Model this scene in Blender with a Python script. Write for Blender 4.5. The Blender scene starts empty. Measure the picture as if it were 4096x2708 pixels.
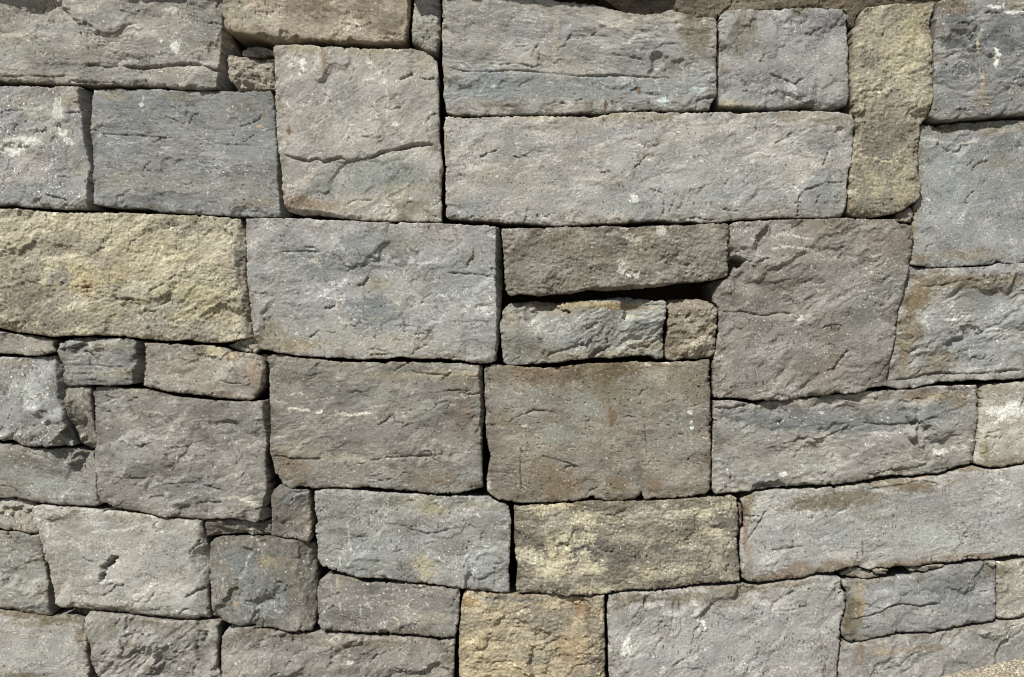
import bpy, math
import numpy as np

scene = bpy.context.scene
# ------------------------------------------------------------------ camera, sky, sun
U = 0.0007                      # metres per unit of the wall survey (4096 x 2708 units seen)
CAMZ = 1354 * U
cam_d = bpy.data.cameras.new("camera")
cam = bpy.data.objects.new("camera", cam_d)
scene.collection.objects.link(cam)
cam_d.sensor_width = 36.0
cam_d.lens = 26.0
cam.location = (0, -2048 * U * 26.0 / 18.0, CAMZ)
cam.rotation_euler = (math.radians(90), 0, 0)
cam_d.clip_start = 0.05
cam_d.clip_end = 3000
scene.camera = cam

SUN_EL, SUN_AZ = 50.0, 36.0     # degrees above the horizon, degrees to the left of the wall's normal
el, az = math.radians(SUN_EL), math.radians(SUN_AZ)
to_sun = (-math.sin(az) * math.cos(el), -math.cos(az) * math.cos(el), math.sin(el))
w = bpy.data.worlds.new("World")
scene.world = w
w.use_nodes = True
nt = w.node_tree
sky = nt.nodes.new("ShaderNodeTexSky")
sky.sky_type = 'NISHITA'
sky.sun_disc = False
sky.sun_elevation = el
sky.sun_rotation = math.atan2(to_sun[0], to_sun[1])
nt.links.new(sky.outputs[0], nt.nodes["Background"].inputs[0])
nt.nodes["Background"].inputs[1].default_value = 0.05
sd = bpy.data.lights.new("sun", 'SUN')
sd.energy = 5.0
sd.angle = math.radians(0.6)
sd.color = (1.0, 0.965, 0.89)
sun = bpy.data.objects.new("sun", sd)
scene.collection.objects.link(sun)
from mathutils import Vector
sun.rotation_euler = Vector(to_sun).to_track_quat('Z', 'Y').to_euler()
scene.view_settings.view_transform = 'Standard'
scene.view_settings.look = 'None'
scene.view_settings.exposure = 0.32
scene.view_settings.gamma = 1.0
scene.cycles.filter_width = 1.0

# ------------------------------------------------------------------ noise
def _tab(seed):
    r = np.random.RandomState(seed % 100000)
    a = r.rand(256) * 2 * np.pi
    return r.permutation(256), np.cos(a), np.sin(a)
_tabs = {}
def pn(x, y, seed=0):
    if seed not in _tabs: _tabs[seed] = _tab(seed)
    p, gx, gy = _tabs[seed]
    xf = np.floor(x); yf = np.floor(y)
    xi = xf.astype(np.int64); yi = yf.astype(np.int64)
    fx = x - xf; fy = y - yf
    u = fx * fx * fx * (fx * (fx * 6 - 15) + 10); v = fy * fy * fy * (fy * (fy * 6 - 15) + 10)
    def g(i, j, dx, dy):
        k = p[(p[(xi + i) & 255] + yi + j) & 255]
        return gx[k] * dx + gy[k] * dy
    a = g(0, 0, fx, fy); b = g(1, 0, fx - 1, fy); c = g(0, 1, fx, fy - 1); d = g(1, 1, fx - 1, fy - 1)
    return ((a + u * (b - a)) * (1 - v) + (c + u * (d - c)) * v) * 1.5
def fbm(x, y, seed=0, o=4, gain=0.5):
    s = 0; a = 1.0; t = 0
    for k in range(o):
        s = s + a * pn(x * 2 ** k + 17.3 * k, y * 2 ** k - 9.1 * k, seed + k); t += a; a *= gain
    return s / t * 1.3
def sst(a, b, x):
    t = np.clip((x - a) / (b - a), 0, 1)
    return t * t * (3 - 2 * t)
def s2l(c):
    c = np.asarray(c, float) / 255.0
    return np.where(c <= 0.04045, c / 12.92, ((c + 0.055) / 1.055) ** 2.4)

K = 1024 / 2372.0
def P(s):
    """survey notes: 'CR x,y x,y | CR x,y' -> wall units; C column and R row of a 4x4 survey grid"""
    out = []
    for seg in s.split('|'):
        it = seg.split()
        ox, oy = int(it[0][0]) * 1024, int(it[0][1]) * 677
        for q in it[1:]:
            a, b = q.split(',')
            out.append((ox + float(a) * K, oy + float(b) * K))
    return np.array(out)

# ------------------------------------------------------------------ signed distances
def poly_sdf(x, y, pts):
    d = np.full(x.shape, 1e9); ins = np.zeros(x.shape, bool)
    n = len(pts)
    for i in range(n):
        ax, ay = pts[i]; bx, by = pts[(i + 1) % n]
        ex, ey = bx - ax, by - ay
        L = ex * ex + ey * ey + 1e-9
        t = np.clip(((x - ax) * ex + (y - ay) * ey) / L, 0, 1)
        d = np.minimum(d, (x - ax - t * ex) ** 2 + (y - ay - t * ey) ** 2)
        c = (ay > y) != (by > y)
        if ay != by:
            ins ^= c & (x < (bx - ax) * (y - ay) / (by - ay) + ax)
    return np.where(ins, 1, -1) * np.sqrt(d)
def line_sdf(x, y, pts):
    """distance, side (+1 left of travel = above a left-to-right line), position 0..1 along"""
    d = np.full(x.shape, 1e9); sd = np.zeros(x.shape); pos = np.zeros(x.shape)
    seg = np.hypot(*(np.diff(pts, axis=0).T)); cum = np.concatenate([[0], np.cumsum(seg)]); T = cum[-1]
    for i in range(len(pts) - 1):
        ax, ay = pts[i]; bx, by = pts[i + 1]
        ex, ey = bx - ax, by - ay
        t = np.clip(((x - ax) * ex + (y - ay) * ey) / (ex * ex + ey * ey + 1e-9), 0, 1)
        q = (x - ax - t * ex) ** 2 + (y - ay - t * ey) ** 2
        m = q < d
        d = np.where(m, q, d)
        sd = np.where(m, -(ex * (y - ay) - ey * (x - ax)), sd)
        pos = np.where(m, (cum[i] + t * seg[i]) / T, pos)
    return np.sqrt(d), np.sign(sd), pos

# ------------------------------------------------------------------ materials (tint attribute = the stone's own colour)
def stone_mat(name, grain, grain_amt, bump, rough=0.88, spec=0.25):
    m = bpy.data.materials.new(name); m.use_nodes = True
    t = m.node_tree; N = t.nodes; L = t.links
    b = N["Principled BSDF"]
    b.inputs["Roughness"].default_value = rough
    b.inputs["Specular IOR Level"].default_value = spec
    tc = N.new("ShaderNodeTexCoord")
    at = N.new("ShaderNodeAttribute"); at.attribute_name = "tint"
    n1 = N.new("ShaderNodeTexNoise"); n1.inputs["Scale"].default_value = grain
    n1.inputs["Detail"].default_value = 5; n1.inputs["Roughness"].default_value = 0.7
    L.new(tc.outputs["Object"], n1.inputs["Vector"])
    r1 = N.new("ShaderNodeMapRange"); r1.inputs["From Min"].default_value = 0.3; r1.inputs["From Max"].default_value = 0.7
    r1.inputs["To Min"].default_value = 1 - grain_amt; r1.inputs["To Max"].default_value = 1 + grain_amt
    L.new(n1.outputs["Fac"], r1.inputs["Value"])
    mul = N.new("ShaderNodeVectorMath"); mul.operation = 'SCALE'
    L.new(at.outputs["Color"], mul.inputs[0]); L.new(r1.outputs["Result"], mul.inputs["Scale"])
    L.new(mul.outputs["Vector"], b.inputs["Base Color"])
    n2 = N.new("ShaderNodeTexNoise"); n2.inputs["Scale"].default_value = grain * 1.3
    n2.inputs["Detail"].default_value = 6; n2.inputs["Roughness"].default_value = 0.75
    L.new(tc.outputs["Object"], n2.inputs["Vector"])
    bp = N.new("ShaderNodeBump"); bp.inputs["Strength"].default_value = bump; bp.inputs["Distance"].default_value = 0.002
    L.new(n2.outputs["Fac"], bp.inputs["Height"]); L.new(bp.outputs["Normal"], b.inputs["Normal"])
    return m
M_LIME = stone_mat("split_limestone", 300, 0.28, 0.8)
M_SAND = stone_mat("grainy_sandstone", 330, 0.32, 1.2, 0.95, 0.15)
M_MORT = stone_mat("sandy_mortar", 300, 0.25, 1.0, 0.97, 0.1)
M_CORE = stone_mat("dark_earth_core", 200, 0.3, 1.0, 1.0, 0.05)

# ------------------------------------------------------------------ mesh builder: one solid stone
GS = 3.1
def build_mesh(name, X, Y, H, D, C, inside, depth, mat, inset=5.0):
    """front sheet over the cells inside the outline, snapped to the outline, then sides and back"""
    ny, nx = X.shape
    cell = inside[:-1, :-1] & inside[1:, :-1] & inside[:-1, 1:] & inside[1:, 1:]
    # keep only the largest blob roughly: drop isolated cells
    nb = np.zeros(cell.shape, int)
    nb[1:] += cell[:-1]; nb[:-1] += cell[1:]; nb[:, 1:] += cell[:, :-1]; nb[:, :-1] += cell[:, 1:]
    cell &= nb >= 2
    idx = np.arange(ny * nx).reshape(ny, nx)
    a, b, c, d = idx[:-1, :-1][cell], idx[:-1, 1:][cell], idx[1:, 1:][cell], idx[1:, :-1][cell]
    quads = np.stack([a, d, c, b], 1)          # normals toward the camera (-Y)
    cnt = np.bincount(quads.ravel(), minlength=ny * nx)
    used = cnt > 0; bnd = used & (cnt < 4)
    gy, gx = np.gradient(D, GS)
    gl = np.hypot(gx, gy) + 1e-6
    Xf, Yf, Df = X.ravel().copy(), Y.ravel().copy(), D.ravel()
    mv = np.clip(Df, -GS * 1.6, GS * 1.6)
    Xf[bnd] -= (gx / gl).ravel()[bnd] * mv[bnd]; Yf[bnd] -= (gy / gl).ravel()[bnd] * mv[bnd]
    re = np.full(ny * nx, -1); ui = np.where(used)[0]; re[ui] = np.arange(len(ui))
    V = np.stack([Xf[ui], Yf[ui], H.ravel()[ui]], 1); col = C.reshape(-1, 3)[ui]
    Q = re[quads]
    E = np.concatenate([Q[:, [0, 1]], Q[:, [1, 2]], Q[:, [2, 3]], Q[:, [3, 0]]])
    key = {}
    Emin, Emax = E.min(1).astype(np.int64), E.max(1).astype(np.int64)
    kk = Emin * (len(ui) + 1) + Emax
    u_, inv, ct = np.unique(kk, return_inverse=True, return_counts=True)
    be = E[ct[inv] == 1]                       # directed boundary edges
    bv = np.unique(be); rb = np.full(len(ui), -1); rb[bv] = np.arange(len(bv))
    G = np.stack([(gx / gl).ravel()[ui][bv], (gy / gl).ravel()[ui][bv]], 1)
    rings = []; cols = [col]
    base = len(V); nb_ = len(bv); prev = bv; faces4 = [Q]; allV = [V]
    for dz, ins in ((10, 0.6), (34, 2.0), (110, inset), (depth, inset + 6)):
        R = V[bv].copy(); R[:, :2] += G * ins; R[:, 2] -= dz
        R[:, 2] += 0 if dz < 30 else pn(R[:, 0] / 30, R[:, 1] / 30, 5) * 5
        allV.append(R); cols.append(col[bv] * 0.25 + col[bv].mean(0) * 0.70)
        cur = np.arange(base, base + nb_)
        e0, e1 = rb[be[:, 0]], rb[be[:, 1]]
        pa = prev[e0] if len(rings) == 0 else prev[e0]
        pb = prev[e1]
        faces4.append(np.stack([pa, cur[e0], cur[e1], pb], 1)[:, ::-1][:, [3, 2, 1, 0]])
        prev = cur; rings.append(cur); base += nb_
    cen = V[bv].mean(0); cen[2] -= depth
    allV.append(cen[None]); cols.append(col[:1])
    tri = np.stack([prev[rb[be[:, 0]]], np.full(len(be), base), prev[rb[be[:, 1]]]], 1)
    V = np.concatenate(allV); F4 = np.concatenate(faces4); CC = np.concatenate(cols)
    W = np.stack([(V[:, 0] - 2048) * U, -V[:, 2] * U, (1354 - V[:, 1]) * U + CAMZ], 1)
    org = np.array([W[:, 0].mean(), 0.0, W[:, 2].min()])
    W -= org
    me = bpy.data.meshes.new(name)
    me.vertices.add(len(W)); me.vertices.foreach_set("co", W.ravel().astype(np.float32))
    nl = F4.size + tri.size
    me.loops.add(nl)
    me.loops.foreach_set("vertex_index", np.concatenate([F4.ravel(), tri.ravel()]).astype(np.int32))
    me.polygons.add(len(F4) + len(tri))
    ls = np.concatenate([np.arange(len(F4)) * 4, F4.size + np.arange(len(tri)) * 3])
    me.polygons.foreach_set("loop_start", ls.astype(np.int32))
    me.update(calc_edges=True)
    me.polygons.foreach_set("use_smooth", np.ones(len(me.polygons), bool))
    at = me.attributes.new("tint", 'FLOAT_COLOR', 'POINT')
    at.data.foreach_set("color", np.concatenate([CC, np.ones((len(CC), 1))], 1).ravel().astype(np.float32))
    me.materials.append(mat)
    me.update()
    o = bpy.data.objects.new(name, me); o.location = org
    scene.collection.objects.link(o)
    return o

WHT = (236, 235, 230)
def stone(name, label, outline, c1, c2, cat="stone block", z=0, rug=1.0, kind='lime', edge=9, jag=2.2, grain=0,
          stretch=2.0, tick=None, cuts=(), cracks=(), steps=(), patches=(), veins=(), white=0.3, tilt=(0, 0),
          depth=330, group="blocks of the dry stone wall", bulge=3, seed=None, pore=1.0, facet=1.0, mix=0.0,
          wall=True, streak=0.0):
    pts = P(outline) if isinstance(outline, str) else np.array(outline, float)
    if seed is None: seed = (abs(int(pts[:, 0].sum() * 7 + pts[:, 1].sum() * 3)) % 9000) + 11
    rs = np.random.RandomState(seed)
    x0, y0 = pts.min(0) - 14; x1, y1 = pts.max(0) + 14
    X, Y = np.meshgrid(np.arange(x0, x1, GS), np.arange(y0, y1, GS))
    # ragged outline
    wx = fbm(X / 46, Y / 46, seed + 1, 4, 0.6) * jag * 2.0; wy = fbm(X / 46, Y / 46, seed + 2, 4, 0.6) * jag * 2.0
    D = poly_sdf(X + wx, Y + wy, pts) + pn(X / 11, Y / 11, seed + 3) * jag * 0.22
    D = D - np.clip(fbm(X / 34, Y / 34, seed + 8, 4, .6) - 0.16, 0, .5) * 6.5 * jag     # snapped bits along the arrises
    inside = D > -0.6
    # bedding frame
    ga = math.radians(grain)
    u = X * math.cos(ga) + Y * math.sin(ga); v = -X * math.sin(ga) + Y * math.cos(ga)
    ks = rs.uniform(0.75, 1.35); u = u * ks; v = v * ks      # every stone breaks at its own scale
    us = u / stretch; rug = rug ** 1.5 * rs.uniform(.8, 1.15); pore = pore * rs.choice([.5, .8, 1.0, 1.25]); ter = rs.uniform(.35, 1.3)
    qx = fbm(X / 150, Y / 150, seed + 4, 3) * 60; qy = fbm(X / 150, Y / 150, seed + 5, 3) * 60
    size = min(x1 - x0, y1 - y0)
    H = np.full(X.shape, float(z) * 1.7) + fbm(X / 300, Y / 240, seed + 6, 2) * 13 * rug
    H += tilt[0] * (X - (x0 + x1) / 2) / 100 + tilt[1] * (Y - (y0 + y1) / 2) / 100
    # split facets
    def facets(sp, slope, off, sd, blend):
        r = np.random.RandomState(sd)
        n = max(3, int((x1 - x0) * (y1 - y0) / (sp * sp)))
        fx = r.uniform(x0 - sp, x1 + sp, n * 2); fy = r.uniform(y0 - sp, y1 + sp, n * 2)
        sx = r.normal(0, slope, n * 2); sy = r.normal(0, slope, n * 2); o = r.normal(0, off, n * 2)
        f1 = np.full(X.shape, 1e9); f2 = f1.copy(); h1 = np.zeros(X.shape); h2 = h1.copy()
        ax = X + qx * sp / 130 + 0.13 * sp * fbm(X / (sp * .25), Y / (sp * .25), sd + 7, 3)
        ay = Y + qy * sp / 130 + 0.13 * sp * fbm(X / (sp * .25), Y / (sp * .25), sd + 8, 3)
        ca, sa = math.cos(ga), math.sin(ga)
        for i in range(n * 2):
            dx = ax - fx[i]; dy = ay - fy[i]
            p_ = (dx * ca + dy * sa) / (stretch ** .5); q_ = (-dx * sa + dy * ca) * (stretch ** .4)
            d = np.sqrt(p_ * p_ + q_ * q_)
            h = o[i] + sx[i] * (X - fx[i]) + sy[i] * (Y - fy[i])
            m1 = d < f1; m2 = (~m1) & (d < f2)
            f2 = np.where(m1, f1, np.where(m2, d, f2)); h2 = np.where(m1, h1, np.where(m2, h, h2))
            f1 = np.where(m1, d, f1); h1 = np.where(m1, h, h1)
        wgt = sst(0, blend, f2 - f1) * 0.5 + 0.5
        return h1 * wgt + h2 * (1 - wgt)
    msk = sst(-0.25, 0.35, fbm(X / 210, Y / 210, seed + 9, 2))
    if kind == 'lime':
        H += facets(170, 0.036 * facet, 1.2, seed + 10, 30) * rug
        H += facets(58, 0.038 * facet, 0.6, seed + 20, 5) * rug * (0.1 + 0.8 * msk)
        t = fbm((us + qx) / 95, (v + qy) / 55, seed + 30, 6, 0.6) * 7
        tf = np.floor(t); H += (tf + sst(0.0, 0.12, t - tf)) * ter * rug ** .6 * (0.2 + 0.8 * msk)
        H += fbm(us / 24, v / 14, seed + 40, 4, 0.72) * (0.5 + 0.95 * msk) * rug
        H += pn(us / 8.5, v / 7, seed + 45) * 0.62 + pn(X / 6.2, Y / 6.2, seed + 47) * 0.35
        hair = np.abs(fbm((us + qx * .6) / 80, (v + qy * .6) / 34, seed + 50, 4, 0.55))
        hm = sst(0.02, 0.0, hair) * sst(0.05, 0.3, fbm(X / 120, Y / 80, seed + 51, 2))
        h2 = sst(0.022, 0.0, np.abs(fbm((us + qx) / 44, (v + qy) / 20, seed + 52, 3, 0.6))) * sst(0.0, 0.22, fbm(X / 46, Y / 40, seed + 53, 2))
        hm = np.maximum(hm, h2 * .8)
        H -= hm * 3.4
    else:
        H += facets(120, 0.05 * facet, 2.0, seed + 10, 30) * rug
        H += fbm(X / 60, Y / 45, seed + 30, 5, 0.66) * 4.2 * rug
        t = fbm((us + qx) / 80, (v + qy) / 50, seed + 31, 4, 0.55) * 5
        tf = np.floor(t); H += (tf + sst(0.0, 0.35, t - tf)) * 1.6 * rug * msk
        H += pn(X / 9, Y / 8, seed + 45) * 2.1 + pn(X / 17, Y / 14, seed + 46) * 1.9
        hm = np.zeros(X.shape)
    # pores
    ta = math.radians(90 if tick is None else tick)
    tu = X * math.cos(ta) + Y * math.sin(ta); tv = -X * math.sin(ta) + Y * math.cos(ta)
    pr = pn(tu / 24 + .8 * qx / 60, tv / 6.2, seed + 60) + 0.2 * pn(X / 7, Y / 7, seed + 61)
    pm = sst(0.56, 0.70, pr) * sst(-0.20, 0.35, fbm(X / 130, Y / 110, seed + 62, 2)) * pore
    H -= pm * 2.8
    # edges: drop, bulge
    er = edge * 0.55 * (1 + 0.7 * fbm(X / 55, Y / 55, seed + 70, 3)); er = np.maximum(er, 2)
    tt = np.clip(1 - np.maximum(D, 0) / er, 0, 1)
    H -= er * 0.9 * (1 - np.sqrt(np.maximum(1 - tt * tt, 0)))
    H -= np.clip(fbm(X / 60, Y / 60, seed + 71, 4, .6) * 34 + 1 - D, 0, 30) * 0.42 * min(edge / 10, 1.4)   # broken bevels
    H -= bulge * 0.7 * np.exp(-np.maximum(D, 0) / 30)
    # side facets: beyond a line the face turns back
    for c in cuts:
        lp = P(c[0]); sl = c[1]
        e0 = lp[0] - lp[1]; e1 = lp[-1] - lp[-2]
        lp = np.concatenate([[lp[0] + e0 / (np.hypot(*e0) + 1e-6) * 45], lp, [lp[-1] + e1 / (np.hypot(*e1) + 1e-6) * 45]])
        d, s, pos = line_sdf(X + fbm(X / 22, Y / 22, seed + 81, 3) * 5, Y + fbm(X / 22, Y / 22, seed + 82, 3) * 5, lp)
        if ((s > 0) & inside).sum() > ((s < 0) & inside).sum(): s = -s   # the smaller side is the one that turns back
        lim = 1.0 if len(c) < 3 else sst(c[2], c[2] * .6, d)
        H -= np.where(s > 0, np.minimum(d, 90), 0) * sl * (1.8 if sl > .9 else 1) * lim
    for c in steps:                            # a layer edge: above/left of the line stands proud
        lp = P(c[0]); st = c[1]; Ld = c[2] if len(c) > 2 else 60
        st *= .46
        d, s, pos = line_sdf(X + fbm(X / 40, Y / 40, seed + 83, 5, .65) * 16, Y + fbm(X / 40, Y / 40, seed + 84, 5, .65) * 16, lp)
        tp = sst(0, 0.06, pos) * sst(1, 0.94, pos)
        H += np.clip(d / 2.5, 0, 1) * s * st * 0.5 * np.exp(-d / Ld) * tp
    crk = np.zeros(X.shape)
    clist = [(P(c[0]), c[1], c[2] if len(c) > 2 else 3.0) for c in cracks]
    na = int((x1 - x0) * (y1 - y0) / 60000 * (1.0 if kind == 'lime' else 0.8)) + 1
    for i in range(na):                        # short natural splits along the bedding
        cx, cy = rs.uniform(x0 + 25, x1 - 25), rs.uniform(y0 + 25, y1 - 25)
        a = ga + rs.normal(0, 0.35) + (math.pi / 2 if rs.rand() < 0.18 else 0); n = rs.randint(3, 9); lp = [(cx, cy)]
        for k in range(n):
            a2 = a + rs.normal(0, 0.55); s_ = rs.uniform(7, 20)
            lp.append((lp[-1][0] + s_ * math.cos(a2), lp[-1][1] + s_ * math.sin(a2)))
        clist.append((np.array(lp), rs.uniform(2.0, 6.0), rs.uniform(1.6, 2.8)))
    for lp, dp, wd in clist:
        bx0, by0 = lp.min(0) - 30; bx1, by1 = lp.max(0) + 30
        j0, j1 = np.searchsorted(X[0], [bx0, bx1]); i0, i1 = np.searchsorted(Y[:, 0], [by0, by1])
        if j1 - j0 < 2 or i1 - i0 < 2: continue
        sl_ = (slice(i0, i1), slice(j0, j1)); xs, ys = X[sl_], Y[sl_]
        d, s, pos = line_sdf(xs + fbm(xs / 16, ys / 16, seed + 85, 3) * 3.2, ys + fbm(xs / 16, ys / 16, seed + 86, 3) * 3.2, lp)
        tp = sst(0, 0.1, pos) * sst(1, 0.9, pos) * (0.65 + 0.5 * pn(pos * 9, pos * 0 + 3.3, seed + 87))
        g = np.exp(-(d / (wd * (0.6 + tp))) ** 2) * tp
        H[sl_] -= g * dp * 1.3
        H[sl_] += s * np.exp(-d / 14) * dp * 0.22 * tp
        crk[sl_] = np.maximum(crk[sl_], g)
    # ---------------- the stone's own colour
    a, b = s2l(c1), s2l(c2)
    n1 = fbm((us + qx * .8) / 130, (v + qy * .8) / 90, seed + 100, 5, 0.6)
    m = sst(-0.45 + mix, 0.45 + mix, n1 + 0.25 * fbm(us / 22, v / 14, seed + 101, 3))[..., None]
    C = a * (1 - m) + b * m
    if kind == 'lime':
        C = C * (1 + 0.16 * fbm(us / 48, v / 26, seed + 102, 4, 0.6)[..., None] + 0.11 * pn(us / 7, v / 6, seed + 103)[..., None])
        hb = fbm(X / 170, Y / 150, seed + 104, 3)
    else:
        C = C * (1 + 0.20 * fbm(X / 40, Y / 34, seed + 102, 5, 0.7)[..., None] + 0.16 * pn(X / 8, Y / 7.5, seed + 103)[..., None])
        hb = fbm(X / 120, Y / 120, seed + 104, 3)
    C = C * (1 + hb[..., None] * np.array([0.035, 0.008, -0.035]))      # warm and cool drifts
    C = C * (1 + 0.18 * fbm(X / 200, Y / 150, seed + 106, 3)[..., None])
    sc = sst(0.0, .45, fbm(X / 130, Y / 100, seed + 107, 2)) * sst(.0, .35, fbm(us / 11, v / 8, seed + 108, 3, .6))
    dk = sst(0.0, .45, fbm(X / 110, Y / 90, seed + 109, 3)) * sst(-.05, .35, fbm(us / 13, v / 9, seed + 113, 4, .65))
    C = C * (1 + (0.36 * sc - 0.36 * dk)[..., None])
    if streak:
        sk = fbm(X / 22, Y / 160, seed + 105, 4, 0.6) * sst(60, 5, D) * streak
        C = C * (1 - np.clip(sk, 0, 1)[..., None] * np.array([.25, .38, .6]))
    for (ox, oy, rx, ry, pc, stg) in patches:  # coordinates in the overview (x 4096/2372)
        q = 4096 / 2372.0
        px_, py_, rx, ry = ox * q, oy * q, rx * q, ry * q
        dd = np.sqrt(((X - px_) / rx) ** 2 + ((Y - py_) / ry) ** 2)
        nz = fbm(X / (rx * .7 + 8), Y / (ry * .7 + 8), seed + 110 + int(ox) % 50, 5, 0.7)
        nz = nz + .5 * fbm(X / 13, Y / 11, seed + 112, 3)
        f = sst(1.35, 0.35, dd + nz * (0.8 if kind == 'lime' else 1.15))
        crust = fbm(X / 16, Y / 14, seed + 114 + int(oy) % 40, 5, .75)
        if pc == WHT: f = sst(0.40, 0.72, f * .9 + 0.75 * crust) * .72
        elif max(rx, ry) > 14:
            f = (sst(0.38, 0.70, f + 0.5 * crust) * .7 + f * .3) if kind == 'lime' else (sst(0.44, 0.56, f + 0.6 * crust) * .75 + f * .25)
        f = (f * stg)[..., None]
        C = C * (1 - f) + s2l(pc) * np.array([.93 if kind == 'lime' else .99, 1.0, .96]) * (0.9 + 0.25 * fbm(X / 12, Y / 12, seed + 111, 3)[..., None]) * f
    sv = sst(0.05, 0.0, np.abs(pn(tu / 60 + qx / 25, tv / 13, seed + 122))) * sst(.25, .5, pn(X / 34, Y / 30, seed + 123)) * sst(-.1, .3, fbm(X / 16, Y / 14, seed + 124, 3))
    C = C * (1 + sv[..., None] * 0.85)
    vm = sst(0.022, 0.0, np.abs(fbm((us + qx) / 120, (v + qy) / 60, seed + 120, 4, 0.6))) * sst(0.05, 0.3, fbm(X / 70, Y / 60, seed + 121, 2))
    C = C * (1 + vm[..., None] * 0.95)
    for lp, wd, pc in veins:
        lp = P(lp)
        d, s, pos = line_sdf(X + fbm(X / 20, Y / 20, seed + 88, 4, .65) * 9, Y + fbm(X / 20, Y / 20, seed + 89, 4, .65) * 9, lp)
        f = (np.exp(-(d / wd) ** 2) * sst(0, .1, pos) * sst(1, .9, pos) * sst(-.5, .1, fbm(X / 14, Y / 14, seed + 90, 3)))[..., None] * .85
        C = C * (1 - f) + s2l(pc) * f
    wf = np.clip(sst(0.56, 0.74, pn(X / 9, Y / 9, seed + 130) + 0.3 * pn(X / 5, Y / 5, seed + 131)) * sst(-0.1, 0.3, fbm(X / 90, Y / 90, seed + 132, 2)) * white * 1.5, 0, .9)
    C = C * (1 - wf[..., None]) + s2l((226, 224, 215)) * wf[..., None]
    C = C * (1 - 0.62 * np.clip(pm, 0, 1) - 0.30 * hm - 0.35 * crk)[..., None]   # darker colour in pores and splits
    # patchy brown darkening, stronger toward the stone's outline
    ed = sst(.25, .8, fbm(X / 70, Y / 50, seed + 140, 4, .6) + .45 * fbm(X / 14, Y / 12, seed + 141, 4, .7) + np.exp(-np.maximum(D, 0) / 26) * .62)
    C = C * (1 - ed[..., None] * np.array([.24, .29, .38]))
    mean = C.reshape(-1, 3).mean(0); C = mean * (np.maximum(C, 1e-4) / mean) ** 1.22
    lum = C.mean(-1, keepdims=True); C = lum + (C - lum) * (0.55 if kind != 'lime' else 0.58)
    C = C * np.array([0.99, 0.985, 0.948])
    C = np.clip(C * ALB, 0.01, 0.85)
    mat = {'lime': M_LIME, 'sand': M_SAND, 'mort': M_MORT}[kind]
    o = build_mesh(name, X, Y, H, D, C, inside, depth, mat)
    o["label"] = label; o["category"] = cat
    if group: o["group"] = group
    return o
ALB = 0.99
# ------------------------------------------------------------------ the stones
LB, SB, RS, CH = "limestone_block", "sandstone_block", "rubble_stone", "stone_chip"
BLUE = (126, 130, 135); WHT = (236, 235, 230); BRN = (122, 104, 76); OCH = (168, 140, 88); CRM = (206, 192, 148)
DRK = (92, 89, 84); TAN = (165, 150, 128); PNK = (168, 148, 132)

stone(LB, "long grey block at the top left corner, a layer splitting off its bottom edge",
 "00 -900,-90 2095,-90 2085,100 2108,300 2150,450 2100,500 2095,655 2130,700 2150,760 2195,832 1900,838 1700,830 1560,808 1300,800 1000,795 860,790 700,782 400,775 250,768 100,760 0,748 -900,748",
 (150,145,136), (134,132,127), z=6, tick=80, grain=-8, white=.35,
 cuts=[("00 2075,-60 2068,200 2055,320 2038,500 2030,655", 1.5)],
 cracks=[("00 1130,625 1300,640 1500,625 1650,608 1760,603 1880,610 1990,658 2095,660", 12, 4), ("00 800,625 900,610 1000,632 1130,622", 6), ("00 0,715 150,722 300,715 450,722 560,715 650,700",4), ("00 640,745 760,760 900,775 1100,775",4)],
 steps=[("00 300,590 520,620 700,600 1000,600 1200,560 1450,520 1680,500", 6, 50), ("00 1130,625 1650,608 1880,610 2095,660", 5, 40)],
 patches=[(150,70,70,14,BLUE,.35),(330,105,60,26,(150,138,138),.4),(60,100,60,50,(158,152,140),.4),(410,110,12,22,WHT,.75),(378,98,4,4,WHT,.9),(402,25,18,8,WHT,.5),(484,115,4,11,(96,86,52),.9),(210,155,20,4,(96,80,62),.6),(205,55,6,7,(110,98,78),.6)])

stone(LB, "tan brown block at the top edge above the small round-cornered stones",
 "00 2105,-90 2090,100 2085,160 2110,290 2150,325 2372,352|10 100,380 200,402 330,388 500,380 700,405 800,420 900,412 1130,430 1250,402 1395,400 1408,300 1425,150 1435,-90",
 (158,145,124), (146,132,110), z=16, grain=4, streak=.8, facet=1.5, edge=13, seed=402,
 cuts=[("10 1150,-90 1180,150 1140,300 1120,430", 0.22), ("10 1410,-90 1400,150 1385,390", 1.3), ("10 1395,385 1230,395 1100,412 920,395 730,400 500,365 330,368 180,385 0,350 -140,330", 0.9)],
 cracks=[("10 800,240 900,260 970,275", 5), ("10 0,135 100,140 200,135",4)],
 steps=[("10 280,150 260,250 230,330", -4, 40), ("00 2150,210 2250,190 2372,200",4,30)],
 patches=[(560,25,40,30,(176,164,140),.5),(720,20,60,25,(126,104,78),.55),(850,22,40,30,(128,106,76),.6),(900,70,35,25,(128,110,84),.5),(600,55,40,14,(166,156,138),.5)])

stone(RS, "small pitted pale upright stone between the tan block and the long banded block",
 "10 1465,-80 1690,-80 1708,60 1705,300 1692,420 1670,485 1580,465 1510,410 1440,380 1435,150 1455,50",
 (160,158,148), (140,138,128), kind='sand', z=-6, edge=22, bulge=12, rug=.8, cat="stone", white=.3)

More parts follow.
